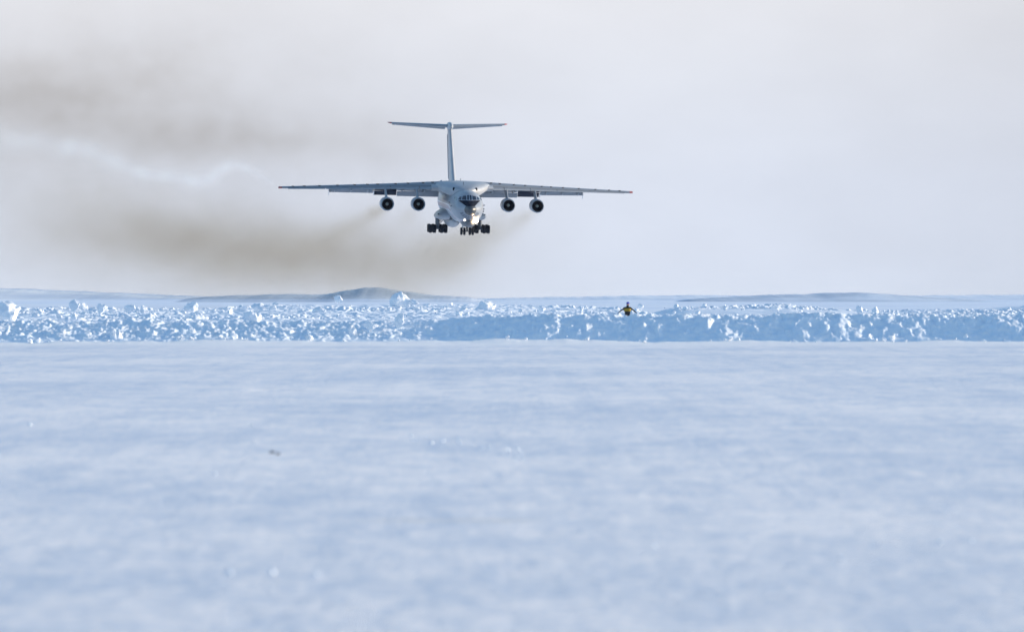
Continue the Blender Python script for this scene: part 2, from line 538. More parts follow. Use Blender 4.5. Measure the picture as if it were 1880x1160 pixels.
def place(me, name, x0, x1, ytop, ybot, Y, label, cat='snow block', group=None, rz=0.0, tilt=0.0):
    """a block whose outline in the photograph is x0..x1, ytop..ybot, standing at depth Y"""
    if cat == 'snow block' and Y > 400 and x0 > 0:
        ytop += (0.12 if px_wide(x0, x1) else 0.38) * (ybot - ytop)
        ybot += 0.15 * (ybot - ytop)
    w = (x1 - x0) * Y / F
    h = (ybot - ytop) * Y / F
    o = bpy.data.objects.new(name, me)
    COL.objects.link(o)
    v = np.array([c.co[:] for c in me.vertices])
    wx = v[:, 0].max() - v[:, 0].min()
    hz_ = v[:, 2].max()
    half = 0.62 if (Y > 400 and x0 > 0) else 0.88
    o.scale = (w / wx, 0.8 * (w + h) / 2 / wx, h / (hz_ * half))
    o.location = at((x0 + x1) / 2, ybot, Y) - Vector((0, 0, h * (1 / half - 1)))
    o.rotation_euler = (0, tilt, 0.3 * math.sin(rz * 2.3) + (math.pi if int(rz) % 2 else 0))
    tag(o, label, cat, group)
    return o

BM = [block_mesh(s_, 1, 1, 0.9) for s_ in (11, 23, 37, 41, 59, 67)]
big = [
    (-16, 36, 552, 590, 470, 'large rounded snow boulder half cut off by the left picture edge', 0),
    (124, 146, 542, 560, 620, 'rounded snow hump standing above the debris at far left', 1),
    (146, 162, 551, 562, 615, 'squat snow chunk just right of the rounded hump', 2),
    (176, 196, 550, 566, 610, 'pointed snow block among the debris left of centre', 3),
    (226, 250, 553, 566, 612, 'broad snow slab in the debris beside a small peak', 4),
    (256, 272, 555, 567, 600, 'small peaked snow block, right of the broad slab', 5),
    (338, 364, 547, 563, 640, 'jagged snow clump heaped in front of the low left hill', 2),
    (445, 482, 568, 588, 560, 'bright angular snow slab leaning to the right', 3),
    (612, 630, 537, 548, 700, 'small snow dome left of the dark mound', 0),
    (570, 596, 557, 570, 620, 'cream lit snow block lying on the smooth slab', 1),
    (712, 752, 533, 553, 690, 'biggest snow peak, white against the dark mound', 1),
    (752, 768, 544, 554, 690, 'small snow chunk leaning at the foot of the biggest peak', 5),
    (868, 910, 549, 567, 660, 'wide snow block with a rounded lit right end', 0),
    (722, 740, 575, 603, 322.5, 'tall upright snow chunk on the crest of the bank', 4),
    (668, 692, 590, 604, 321.5, 'slanted snow lump on the bank beside the upright chunk', 3),
    (638, 656, 597, 610, 321.0, 'round bright snow lump on the face of the bank', 0),
    (204, 226, 602, 628, 319.6, 'bright snow chunk in the rubbly left part of the bank', 2),
    (422, 440, 606, 630, 319.4, 'tall lit snow chunk near the foot of the bank', 5),
    (344, 362, 600, 618, 320.5, 'cream snow chunk halfway up the left bank', 1),
    (62, 74, 618, 633, 318.2, 'lone snow lump at the foot of the bank, far left', 3),
    (970, 978, 574, 585, 322.5, 'small bright snow chip on the bank crest in mid picture', 4),
    (1120, 1130, 586, 600, 321.5, 'white chip on the bank face below the person', 5),
    (1348, 1364, 619, 632, 318.0, 'bright snow chunk at the foot of the smooth bank', 0),
    (1590, 1604, 612, 628, 318.4, 'pointed snow chunk at the foot of the bank right of centre', 2),
    (1632, 1644, 612, 626, 318.4, 'second pointed chunk just right of the first at the bank foot', 3),
    (1768, 1776, 612, 624, 318.6, 'narrow snow chip low on the right bank', 4),
    (1416, 1438, 554, 565, 690, 'bright block on the drift below the right hill', 1),
    (1572, 1584, 555, 567, 690, 'left of two snow blocks on the drift edge', 2),
    (1600, 1616, 557, 570, 690, 'right of two snow blocks on the drift edge', 5),
    (986, 1000, 556, 567, 640, 'small lit block between the wide block and the person', 3),
    (1170, 1182, 553, 562, 680, 'small snow block just right of the person', 4),
    (128, 142, 570, 580, 560, 'snow chunk below the rounded hump on the near edge of the debris', 0),
]
for i, (x0, x1, yt, yb, Y, lab, k_) in enumerate(big):
    place(BM[k_], 'snow_block', x0, x1, yt, yb + 1.5, Y, lab, rz=i * 1.7, tilt=0.12 * math.sin(i * 2.1))

# lumps lying on the runway
runlumps = [(54, 781, 8, 'bright snow lump alone on the runway at far left'), (461, 781, 5, 'upper of the two snow crumbs left of centre on the runway'),
            (464, 813, 5, 'lower of the two snow crumbs, left of the dark clods'), (394, 870, 7, 'snow lump left of and below the dark clods'),
            (420, 1052, 14, 'leftmost of three blurred snow lumps in a row'), (500, 1052, 12, 'middle of three blurred snow lumps in a row'),
            (579, 1056, 12, 'rightmost of three blurred snow lumps in a row'), (840, 803, 5, 'snow crumb above the trodden patch'),
            (1202, 1004, 8, 'small blurred crumb in the middle right foreground'), (1543, 1028, 9, 'blurred snow lump in the right foreground'),
            (1726, 996, 10, 'blurred snow lump, left of a pair on the right'), (1784, 994, 9, 'blurred snow lump, right of a pair on the right')]
for i, (px, py, s_, lab) in enumerate(runlumps):
    Y = EYE * F / (py - HOR)
    place(BM[i % 6], 'snow_lump', px - s_ * 0.65, px + s_ * 0.65, py - s_ * 0.65, py + s_ * 0.5, Y, lab, 'snow lump', rz=i * 1.1)
for i in range(26):                                       # the trodden patch right of centre
    px = 760 + 210 * (i / 26) + random.uniform(-14, 14)
    py = 806 + 30 * (i / 26) + random.uniform(-9, 9)
    s_ = random.uniform(5, 12)
    place(BM[i % 6], 'snow_crumb', px - s_ / 2, px + s_ / 2, py - s_ * 0.35, py + s_ * 0.35, EYE * F / (py - HOR),
          'small snow crumb in the trodden patch in the middle of the runway', 'snow crumb', 'snow crumbs in the trodden patch', rz=i)
M_clod = plain('dark_grit', (0.10, 0.10, 0.11), 0.9, 0, 0.15, 20)
for i, (px, py, s_, lab) in enumerate([(499, 831, 9, 'larger dark clod of grit on the runway snow'), (511, 834, 6, 'smaller dark clod of grit touching the larger one')]):
    me = BM[i].copy(); me.materials.clear(); me.materials.append(M_clod)
    place(me, 'dark_clod', px - s_ * 0.7, px + s_ * 0.7, py - 4.0, py + 2.0, EYE * F / (py - HOR), lab, 'clod')

# small loose chunks on the debris field and the bank: countable, alike
def scatter(n, x0, x1, Y0, Y1, hf, smin, smax, label, group, seed):
    r_ = random.Random(seed)
    for i in range(n):
        px = r_.uniform(x0, x1)
        Y = r_.uniform(Y0, Y1)
        X = (px - 940) * Y / F
        z = float(hf(np.array([[X]]), np.array([[Y]]))[0, 0])
        s_ = smin + (smax - smin) * r_.random() ** 3
        o = bpy.data.objects.new('snow_chunk', BM[i % 6])
        COL.objects.link(o)
        o.scale = (s_ * r_.uniform(0.7, 1.3), s_, s_ * r_.uniform(0.6, 1.1))
        o.location = (X, Y, z - 0.25 * s_)
        o.rotation_euler = (r_.uniform(-0.4, 0.4), r_.uniform(-0.4, 0.4), r_.uniform(0, 6.28))
        tag(o, label, 'snow chunk', group)
scatter(150, 0, 1200, 600, 725, h_main, 0.10, 0.42, 'small loose snow chunk on the debris field beyond the bank', 'loose chunks on the debris field', 5)
scatter(46, 10, 1870, 314.5, 318.2, lambda a, c: ground_height(a, c) + 0.02, 0.04, 0.20, 'small snow chunk spilled onto the runway at the foot of the bank', 'spilled chunks at the foot of the bank', 9)
scatter(40, 1200, 1880, 660, 770, h_right, 0.10, 0.32, 'small loose snow chunk on the drifts right of the person', 'loose chunks on the right drifts', 6)

# ================================================================== four-engined transport aircraft, gear and flaps down
# local frame: x to the picture's right, y aft, z up, origin on the fuselage axis at the nose tip
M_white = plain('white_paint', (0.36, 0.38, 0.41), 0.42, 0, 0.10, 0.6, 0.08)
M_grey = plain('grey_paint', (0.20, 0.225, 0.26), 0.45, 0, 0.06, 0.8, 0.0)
M_light = plain('light_grey_metal', (0.24, 0.265, 0.30), 0.42, 0.1, 0.06, 0.8, 0.1)
M_flap = plain('flap_grey', (0.24, 0.27, 0.31), 0.5, 0, 0.06, 1.2)
M_soot = plain('sooty_panel', (0.018, 0.028, 0.055), 0.5, 0, 0.1, 2.0)
M_radome = plain('dark_radome', (0.065, 0.07, 0.075), 0.38, 0, 0.05, 1.5, 0.2)
M_glare = plain('anti_glare_paint', (0.006, 0.010, 0.022), 0.85, 0, 0.05, 1.5)
M_chin = plain('chin_grey', (0.12, 0.13, 0.145), 0.4, 0, 0.05, 1.5)
M_glass = plain('cockpit_glass', (0.03, 0.045, 0.07), 0.08, 0, 0.1, 2.0)
M_glass2 = plain('nose_glass', (0.16, 0.19, 0.23), 0.12, 0, 0.1, 2.0)
M_frame = plain('window_frame', (0.45, 0.50, 0.57), 0.35)
M_tyre = plain('tyre_rubber', (0.014, 0.017, 0.026), 0.75, 0, 0.1, 3)
M_rim = plain('wheel_rim', (0.16, 0.18, 0.21), 0.45, 0.3)
M_steel = plain('gear_steel', (0.10, 0.12, 0.15), 0.4, 0.4)
M_dark = plain('dark_opening', (0.010, 0.012, 0.020), 0.8)
M_fan = plain('fan_blades', (0.012, 0.016, 0.035), 0.35, 0.5)
M_spin = plain('spinner', (0.42, 0.43, 0.38), 0.4)
M_red = plain('red_tip', (0.40, 0.10, 0.09), 0.4)
M_bare = plain('bright_metal', (0.80, 0.82, 0.85), 0.25, 0.7)

def emit(name, col, st):
    m, n, l, b = new_mat(name)
    b.inputs['Base Color'].default_value = (0.8, 0.8, 0.8, 1)
    b.inputs['Emission Color'].default_value = (*col, 1)
    b.inputs['Emission Strength'].default_value = st
    return m
for m_ in (M_tyre, M_glare, M_soot, M_dark, M_steel):
    m_.node_tree.nodes['Principled BSDF'].inputs['Specular IOR Level'].default_value = 0.15
M_lamp = emit('landing_lamp', (1.0, 0.78, 0.50), 5.0)
M_lamp2 = emit('taxi_lamp', (1.0, 0.92, 0.80), 3.0)

# fuselage paint: white with a pinkish cheat line that dives under the nose; upper hull shading painted in as blue-grey
def hull_mat():
    m, n, l, b = new_mat('hull_paint')
    b.inputs['Roughness'].default_value = 0.4
    b.inputs['Coat Weight'].default_value = 0.08
    at_ = n.new('ShaderNodeAttribute')
    at_.attribute_name = 'stripe'
    nt = n.new('ShaderNodeTexNoise')
    t = n.new('ShaderNodeTexCoord')
    nt.inputs['Scale'].default_value = 0.7
    nt.inputs['Detail'].default_value = 6
    l.new(t.outputs['Object'], nt.inputs[0])
    base = n.new('ShaderNodeMix'); base.data_type = 'RGBA'
    base.inputs[6].default_value = (0.70, 0.72, 0.75, 1)
    base.inputs[7].default_value = (1.0, 1.0, 1.0, 1)
    l.new(nt.outputs[0], base.inputs[0])
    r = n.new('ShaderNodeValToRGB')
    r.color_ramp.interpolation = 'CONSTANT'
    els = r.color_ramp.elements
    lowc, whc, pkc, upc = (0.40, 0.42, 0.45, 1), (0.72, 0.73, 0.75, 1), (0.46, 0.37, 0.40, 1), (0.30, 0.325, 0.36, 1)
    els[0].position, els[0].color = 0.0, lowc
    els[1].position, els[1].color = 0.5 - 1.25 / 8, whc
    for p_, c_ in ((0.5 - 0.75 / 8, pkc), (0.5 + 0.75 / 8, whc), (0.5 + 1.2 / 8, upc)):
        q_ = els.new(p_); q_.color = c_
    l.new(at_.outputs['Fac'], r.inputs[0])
    mx = n.new('ShaderNodeMix'); mx.data_type = 'RGBA'
    mx.blend_type = 'MULTIPLY'
    mx.inputs[0].default_value = 1.0
    l.new(base.outputs[2], mx.inputs[6])
    l.new(r.outputs[0], mx.inputs[7])
    # frame and panel seams
    l.new(mx.outputs[2], b.inputs['Base Color'])
    return m
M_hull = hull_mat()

_pc = {}
def pchip(x, xs, ys):
    key = id(ys)
    if key not in _pc:
        g = np.linspace(0, 10, 4001)
        _pc[key] = (g, _pchip(g, xs, ys))
    if x <= 9.99:
        return _pc[key][1][int(x * 400)] * (1 - (x * 400) % 1) + _pc[key][1][int(x * 400) + 1] * ((x * 400) % 1)
    return _pchip(x, xs, ys)
def _pchip(x, xs, ys):
    xs, ys = np.array(xs, float), np.array(ys, float)
    h = np.diff(xs); d = np.diff(ys) / h
    m = np.zeros(len(xs))
    for i in range(1, len(xs) - 1):
        if d[i - 1] * d[i] > 0:
            w1, w2 = 2 * h[i] + h[i - 1], h[i] + 2 * h[i - 1]
            m[i] = (w1 + w2) / (w1 / d[i - 1] + w2 / d[i])
    m[0], m[-1] = d[0], d[-1]
    x = np.clip(x, xs[0], xs[-1])
    i = np.clip(np.searchsorted(xs, x) - 1, 0, len(h) - 1)
    t = (x - xs[i]) / h[i]
    return ((1 + 2 * t) * (1 - t) ** 2 * ys[i] + t * (1 - t) ** 2 * h[i] * m[i] + t * t * (3 - 2 * t) * ys[i + 1] + t * t * (t - 1) * h[i] * m[i + 1])

FY = [0, 0.05, 0.2, 0.5, 1.0, 1.8, 2.5, 3.3, 4.3, 5.6, 7.2, 28, 32, 36, 40, 44, 46]
FT = [-0.20, -0.02, 0.18, 0.40, 0.64, 0.94, 1.16, 1.84, 2.18, 2.35, 2.4, 2.4, 2.4, 2.38, 2.3, 2.15, 1.9]
FB = [-0.20, -0.38, -0.57, -0.80, -1.10, -1.60, -1.98, -2.22, -2.35, -2.4, -2.4, -2.4, -1.9, -1.0, 0.1, 1.0, 1.3]
FW = [0, 0.19, 0.40, 0.66, 0.98, 1.44, 1.74, 1.94, 2.08, 2.20, 2.28, 2.4, 2.3, 2.0, 1.5, 0.9, 0.45]
FC = [-0.20, -0.2, -0.2, -0.2, -0.2, -0.2, -0.2, -0.15, -0.08, 0, 0, 0, 0.1, 0.4, 1.0, 1.5, 1.6]
def fus(y):
    return pchip(y, FY, FT), pchip(y, FY, FB), pchip(y, FY, FW), pchip(y, FY, FC)
def nose_y(x, z):
    """depth of the nose skin at front-view position x, z"""
    lo, hi = 0.0, 9.0
    for _ in range(22):
        y = (lo + hi) / 2
        t, b, w, c = (float(q) for q in fus(y))
        f = (x / max(w, 1e-4)) ** 2 + ((z - c) / max((t - c) if z > c else (c - b), 1e-4)) ** 2 - 1
        if f > 0: lo = y
        else: hi = y
    return (lo + hi) / 2

plane = empty('cargo_plane')
tag(plane, 'white four-engined cargo plane on final approach with landing gear and flaps down', 'aeroplane')

def loft(name, rings, mat, parent, closed=True, caps=True, sharp=45):
    n = len(rings[0])
    vs = [v for r_ in rings for v in r_]
    fs = []
    for i in range(len(rings) - 1):
        for j in range(n if closed else n - 1):
            a, b = i * n + j, i * n + (j + 1) % n
            fs.append((a, b, b + n, a + n))
    if caps:
        fs.append(tuple(range(n))[::-1])
        fs.append(tuple(range((len(rings) - 1) * n, len(rings) * n)))
    return mesh_obj(name, vs, fs, mat, parent, True, sharp)

# -- fuselage: radome cap then hull
def ring(y, n=72):
    t, b, w, c = (float(q) for q in fus(y))
    out = []
    for k_ in range(n):
        a = 2 * math.pi * k_ / n
        s_, co = math.sin(a), math.cos(a)
        out.append((w * s_, y, c + ((t - c) if co > 0 else (c - b)) * co))
    return out
RY = 0.55
ys = [0.8, 0.9, 1.0, 1.2, 1.4, 1.6, 1.8, 2.0, 2.2, 2.4, 2.6, 2.8, 3.0, 3.2, 3.5, 3.8, 4.2, 4.6, 5.0, 5.5, 6, 6.6, 7.2, 8, 9, 10, 11] + list(np.arange(12, 28.5, 1.0)) + list(np.arange(29, 46.1, 0.8)) + [46]
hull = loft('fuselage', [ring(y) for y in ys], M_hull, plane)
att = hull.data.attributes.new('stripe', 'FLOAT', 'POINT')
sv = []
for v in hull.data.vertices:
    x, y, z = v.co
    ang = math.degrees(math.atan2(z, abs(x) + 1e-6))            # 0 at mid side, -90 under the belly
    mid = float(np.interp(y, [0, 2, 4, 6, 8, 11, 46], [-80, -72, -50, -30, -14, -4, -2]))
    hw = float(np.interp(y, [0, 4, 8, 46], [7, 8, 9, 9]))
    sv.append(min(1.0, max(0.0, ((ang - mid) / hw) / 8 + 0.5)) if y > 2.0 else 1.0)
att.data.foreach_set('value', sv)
rad = [0.002, 0.02, 0.05, 0.1, 0.17, 0.26, 0.38, 0.48, 0.6, 0.7, 0.802]
loft('radome', [ring(y) for y in rad], M_radome, plane, True, True, 180)

def skin_patch(name, poly, mat, parent, off=0.03, n=14, thick=0.02):
    """panel lying on the nose skin: poly = quad in front view (x, z), tl tr br bl"""
    tl, tr, br, bl = [np.array(p, float) for p in poly]
    vs, fs = [], []
    def skin(x, z, o):
        y = nose_y(x, z)
        e_ = 0.02
        dyx = (nose_y(x + e_, z) - nose_y(x - e_, z)) / (2 * e_)
        dyz = (nose_y(x, z + e_) - nose_y(x, z - e_)) / (2 * e_)
        nn = Vector((dyx, -1, dyz)).normalized()
        p = Vector((x, y, z)) + nn * o
        return tuple(p)
    for lvl in (off, off - thick):
        for i in range(n + 1):
            for j in range(n + 1):
                u, v = i / n, j / n
                p = (tl * (1 - u) + tr * u) * (1 - v) + (bl * (1 - u) + br * u) * v
                vs.append(skin(p[0], p[1], lvl))
    m_ = (n + 1) ** 2
    idx = lambda i, j: i * (n + 1) + j
    for i in range(n):
        for j in range(n):
            fs.append((idx(i, j), idx(i, j + 1), idx(i + 1, j + 1), idx(i + 1, j)))
    edge = [idx(i, 0) for i in range(n)] + [idx(n, j) for j in range(n)] + [idx(i, n) for i in range(n, 0, -1)] + [idx(0, j) for j in range(n, 0, -1)]
    for a, b in zip(edge, edge[1:] + edge[:1]):
        fs.append((a, b, b + m_, a + m_))
    return mesh_obj(name, vs, fs, mat, parent, True, 40)

skin_patch('anti_glare_panel', [(-1.58, 1.05), (1.58, 1.05), (0.62, 0.32), (-0.62, 0.32)], M_glare, plane, 0.018)
wf = [(0.045, 0.34, 0.045, 0.30), (0.44, 1.04, 0.41, 0.92), (1.14, 1.54, 1.03, 1.32)]
for s in (-1, 1):
    for k_, (a, b, at2, bt) in enumerate(wf):
        q = [(s * at2, 1.80 - 0.10 * k_), (s * bt, 1.78 - 0.13 * k_), (s * b, 1.10 + 0.02 * k_), (s * a, 1.08)]
        fr = [(s * (at2 - 0.04), 1.85 - 0.10 * k_), (s * (bt + 0.05), 1.83 - 0.13 * k_), (s * (b + 0.05), 1.06 + 0.02 * k_), (s * (a - 0.04), 1.05)]
        wfr = skin_patch('cockpit_window', fr, M_frame, plane, 0.030, 8)
        skin_patch('pane', q, M_glass, wfr, 0.045, 8)
    sw = skin_patch('side_window', [(s * 1.66, 1.48), (s * 1.84, 1.36), (s * 1.92, 1.05), (s * 1.72, 1.08)], M_glass, plane, 0.03, 6)
# glazed lower nose: an upper fan of panes and a lower row
for i in range(8):
    a0, a1 = 20 + i * 17.8, 20 + i * 17.8 + 14.2
    q = []
    for aa, r_ in ((a0, 1.30), (a1, 1.30), (a1, 0.93), (a0, 0.93)):
        q.append((-math.cos(R(aa)) * r_ * 1.12, -0.22 - math.sin(R(aa)) * r_ * 0.98))
    skin_patch('nose_window', [q[0], q[1], q[2], q[3]], M_glass2, plane, 0.03, 6)
for i in range(4):
    x0 = -0.60 + i * 0.31
    skin_patch('nose_window', [(x0, -1.50), (x0 + 0.25, -1.50), (x0 * 0.9 + 0.23, -1.92), (x0 * 0.9, -1.92)], M_glass2, plane, 0.03, 6)

def ellipsoid(name, c, r_, mat, parent, n=24, m=16, pw=1.0):
    vs, fs = [], []
    for i in range(m + 1):
        a = math.pi * i / m
        for j in range(n):
            b = 2 * math.pi * j / n
            vs.append((c[0] + r_[0] * math.sin(a) * math.sin(b), c[1] - r_[1] * math.cos(a), c[2] + r_[2] * math.sin(a) * math.cos(b)))
    for i in range(m):
        for j in range(n):
            a, b = i * n + j, i * n + (j + 1) % n
            fs.append((a, b, b + n, a + n))
    return mesh_obj(name, vs, fs, mat, parent, True, 180)
ellipsoid('chin_radome', (0.0, 4.4, -1.95), (1.12, 2.5, 0.78), M_chin, plane)

# -- wings
def foil(n=18, t=0.12, camber=0.02):
    """unit airfoil loop, leading edge first, upper then lower"""
    up, lo = [], []
    for i in range(n + 1):
        x = 0.5 * (1 - math.cos(math.pi * i / n))
        yt = 5 * t * (0.2969 * math.sqrt(x) - 0.126 * x - 0.3516 * x * x + 0.2843 * x ** 3 - 0.1015 * x ** 4) + 0.0015
        yc = camber * 4 * x * (1 - x)
        up.append((x, yc + yt)); lo.append((x, yc - yt))
    return up + lo[::-1][:-1]

ROOT_Z = 2.84
def wing_st(x):
    """leading edge y, z of leading edge, chord, thickness ratio at half-span x (positive)"""
    le = 14.6 + 0.515 * max(0, x - 1.2)
    ch = float(np.interp(x, [0, 2.4, 9.2, 25.45], [9.6, 9.0, 6.2, 2.6]))
    z = ROOT_Z - math.tan(R(2.3)) * max(0, x - 2.0)
    th = float(np.interp(x, [0, 2.4, 25.2], [0.135, 0.13, 0.115]))
    return le, z, ch, th

def surf(name, s, xs, mat, parent, c0=0.0, c1=1.0, inc=3.0, dz=0.0, sharp=35):
    rings = []
    for x in xs:
        le, z, ch, th = wing_st(x)
        ang = R(inc)
        r_ = []
        for (u, v) in foil(16, th, 0.015):
            u2 = c0 + u * (c1 - c0)
            dy, dzz = u2 * ch, v * ch
            r_.append((s * x, le + dy * math.cos(ang) + dzz * math.sin(ang), z + dz + dzz * math.cos(ang) - dy * math.sin(ang)))
        rings.append(r_)
    return loft(name, rings, mat, parent, True, True, sharp)

def flap(name, s, x0, x1, mat, parent, back, drop, chord0, chord1, ang, th=0.10, yoff=0.0, n=6):
    """slotted flap element behind and below the trailing edge"""
    rings = []
    for i in range(n + 1):
        x = x0 + (x1 - x0) * i / n
        le, z, ch, tt = wing_st(x)
        zz = z - ch * math.sin(R(3)) * 0.92 - drop
        yy = le + ch * back + yoff
        c = chord0 + (chord1 - chord0) * i / n
        r_ = []
        for (u, v) in foil(8, th, 0.02):
            dy, dzz = u * c, v * c
            r_.append((s * x, yy + dy * math.cos(R(ang)) + dzz * math.sin(R(ang)), zz + dzz * math.cos(R(ang)) - dy * math.sin(R(ang))))
        rings.append(r_)
    return loft(name, rings, mat, parent, True, True, 40)

def box(name, c, s_, mat, parent, rot=None, bev=0.0):
    import bmesh
    bm = bmesh.new()
    bmesh.ops.create_cube(bm, size=1)
    for v in bm.verts:
        v.co = Vector((v.co.x * s_[0], v.co.y * s_[1], v.co.z * s_[2]))
    if bev:
        bmesh.ops.bevel(bm, geom=bm.edges[:], offset=bev, segments=2, affect='EDGES')
    if rot:
        bm.transform(Matrix.Rotation(R(rot[1]), 4, rot[0]))
    bm.transform(Matrix.Translation(c))
    me = bpy.data.meshes.new(name); bm.to_mesh(me); bm.free()
    me.materials.append(mat)
    o = bpy.data.objects.new(name, me); COL.objects.link(o); o.parent = parent
    return o

def rod(name, a, b, ra, rb, mat, parent, n=14):
    a, b = Vector(a), Vector(b)
    q = (b - a).to_track_quat('Z', 'Y').to_matrix()
    rings = []
    for p, r_ in ((a, ra), (b, rb)):
        rings.append([tuple(p + q @ Vector((r_ * math.cos(2 * math.pi * i / n), r_ * math.sin(2 * math.pi * i / n), 0))) for i in range(n)])
    return loft(name, rings, mat, parent, True, True, 40)

for s in (-1, 1):
    w = surf('wing', s, [0.0, 1.2, 2.4, 4, 6.35, 8.5, 10.6, 13, 16, 19, 22, 24.0, 25.1], M_grey, plane)
    tip = surf('wing_tip', s, [25.1, 25.4, 25.6], M_red, w, 0.12, 0.62, 3.0)
    # drooped slats: a second skin hung in front of the leading edge
    for (a, b) in ((3.0, 6.0), (6.1, 10.0), (10.1, 14.0), (14.1, 19.0), (19.1, 24.3)):
        rings = []
        for i in range(5):
            x = a + (b - a) * i / 4
            le, z, ch, th = wing_st(x)
            cs, ts = ch * 0.135, 0.26
            r_ = []
            for (u, v) in foil(8, ts, 0.05):
                dy, dzz = u * cs, v * cs
                g_ = R(-24)
                r_.append((s * x, le - 0.55 * cs + dy * math.cos(g_) + dzz * math.sin(g_), z - 0.42 * cs - 0.04 + dzz * math.cos(g_) - dy * math.sin(g_)))
            rings.append(r_)
        loft('slat', rings, M_light, w, True, True, 40)
    for x in (4.2, 5.5, 7.6, 9.3, 11.8, 13.2, 15.0, 17.4, 19.9, 22.0, 23.6):
        le, z, ch, th = wing_st(x)
        box('slat_track', (s * x, le + 0.10 * ch, z + th * ch * 0.42), (0.16, 0.5, 0.13), M_dark, w, ('Z', -30 * s))
    # flaps
    fi = flap('flap', s, 2.7, 8.7, M_flap, w, 0.90, 0.02, 1.5, 1.2, 26)
    flap('flap_segment', s, 2.7, 8.7, M_flap, fi, 1.045, 0.62, 1.25, 1.0, 44)
    fd = flap('flap', s, 8.75, 11.9, M_soot, w, 0.90, 0.02, 1.2, 1.0, 26)
    flap('flap_segment', s, 8.75, 11.9, M_soot, fd, 1.045, 0.50, 1.0, 0.9, 44)
    fo = flap('flap', s, 12.1, 18.3, M_flap, w, 0.92, 0.02, 1.3, 1.0, 40)
    fo['label'] = 'outer flap lowered behind the wing'
    box('flap_end_plate', (s * 18.36, wing_st(18.3)[0] + wing_st(18.3)[2] * 1.0 + 0.2, wing_st(18.3)[1] - 0.72), (0.07, 1.1, 0.85), M_bare, w, ('X', -30), 0.02)
    box('flap_end_plate', (s * 12.0, wing_st(12)[0] + wing_st(12)[2] * 1.0 + 0.2, wing_st(12)[1] - 0.85), (0.10, 1.0, 0.8), M_bare, w, ('X', -30), 0.02)
    for x in (4.9, 8.0, 12.9, 15.3, 17.6):
        le, z, ch, th = wing_st(x)
        rod('flap_fairing', (s * x, le + 0.62 * ch, z - 0.09 * ch), (s * x, le + 1.08 * ch, z - 0.09 * ch - 0.45), 0.14, 0.09, M_light, w, 10)
    box('glint_block', (s * 15.2, wing_st(15.2)[0] + 3.0, wing_st(15.2)[1] - 0.62), (0.14, 0.1, 0.12), M_bare, w)  # bright metal block added to imitate a sun glint below the wing

    # -- engines
    for (ex, ey, ez) in ((6.42, 12.6, 0.16), (10.72, 14.7, 0.06)):
        en = empty('engine', (s * ex, ey, ez)); en.parent = plane
        prof = [(0.0, 0.80), (-0.10, 0.86), (0.0, 0.915), (0.3, 0.96), (0.9, 0.985), (2.0, 0.985), (3.2, 0.96), (4.2, 0.87), (5.2, 0.72), (6.2, 0.56), (6.3, 0.50), (5.9, 0.46)]
        inn = [(0.0, 0.80), (0.35, 0.755), (1.0, 0.745)]
        def spun(nm, pr, mat, par, n=48, caps=False):
            return loft(nm, [[(r_ * math.cos(2 * math.pi * i / n), y, r_ * math.sin(2 * math.pi * i / n)) for i in range(n)] for y, r_ in pr], mat, par, True, caps, 60)
        nac = spun('nacelle', prof[2:], M_white, en)
        spun('intake_lip', [(0.30, 0.962), (0.12, 0.945), (0.0, 0.918), (-0.08, 0.87), (-0.05, 0.82), (0.05, 0.785), (0.2, 0.765)], M_light, en)
        spun('intake_duct', [(0.2, 0.765), (0.6, 0.75), (1.1, 0.745)], M_dark, en)
        # fan
        vs, fs = [], []
        NB = 27
        for b_ in range(NB):
            a0 = 2 * math.pi * b_ / NB
            k0 = len(vs)
            for (r_, tw, wd) in ((0.22, 10, 0.10), (0.5, 35, 0.10), (0.74, 52, 0.10)):
                for sg in (-1, 1):
                    da = sg * wd * math.cos(R(tw)) / r_
                    vs.append((r_ * math.cos(a0 + da), 0.95 + sg * wd * math.sin(R(tw)), r_ * math.sin(a0 + da)))
            fs += [(k0, k0 + 1, k0 + 3, k0 + 2), (k0 + 2, k0 + 3, k0 + 5, k0 + 4)]
        mesh_obj('fan', vs, fs, M_fan, en, False)
        spun('fan_hub', [(1.10, 0.745), (1.12, 0.1)], M_dark, en, 32, True)
        spun('spinner', [(0.42, 0.01), (0.46, 0.09), (0.56, 0.16), (0.72, 0.215), (0.95, 0.24)], M_spin, en, 24, True)
        spun('exhaust', [(5.9, 0.46), (5.7, 0.1)], M_dark, en, 24, True)
        # pylon
        le, z, ch, th = wing_st(ex)
        top = [(le - 0.1 - ey, z - 0.30 - ez), (le + 0.5 * ch - ey, z - 0.085 * ch - 0.2 - ez)]
        rings = []
        for tt in (0, 0.5, 1):
            y0 = (1.5) * (1 - tt) + top[0][0] * tt
            y1 = (5.6) * (1 - tt) + top[1][0] * tt
            z0 = 0.88 * (1 - tt) + (top[0][1] + 0.15) * tt
            z1 = 0.60 * (1 - tt) + (top[1][1] + 0.25) * tt
            rg = []
            for (u, v) in foil(10, 0.085, 0):
                rg.append((v * (y1 - y0) * 0.9, y0 + (y1 - y0) * u, z0 + (z1 - z0) * u))
            rings.append(rg)
        loft('pylon', rings, M_light, en, True, True, 40)

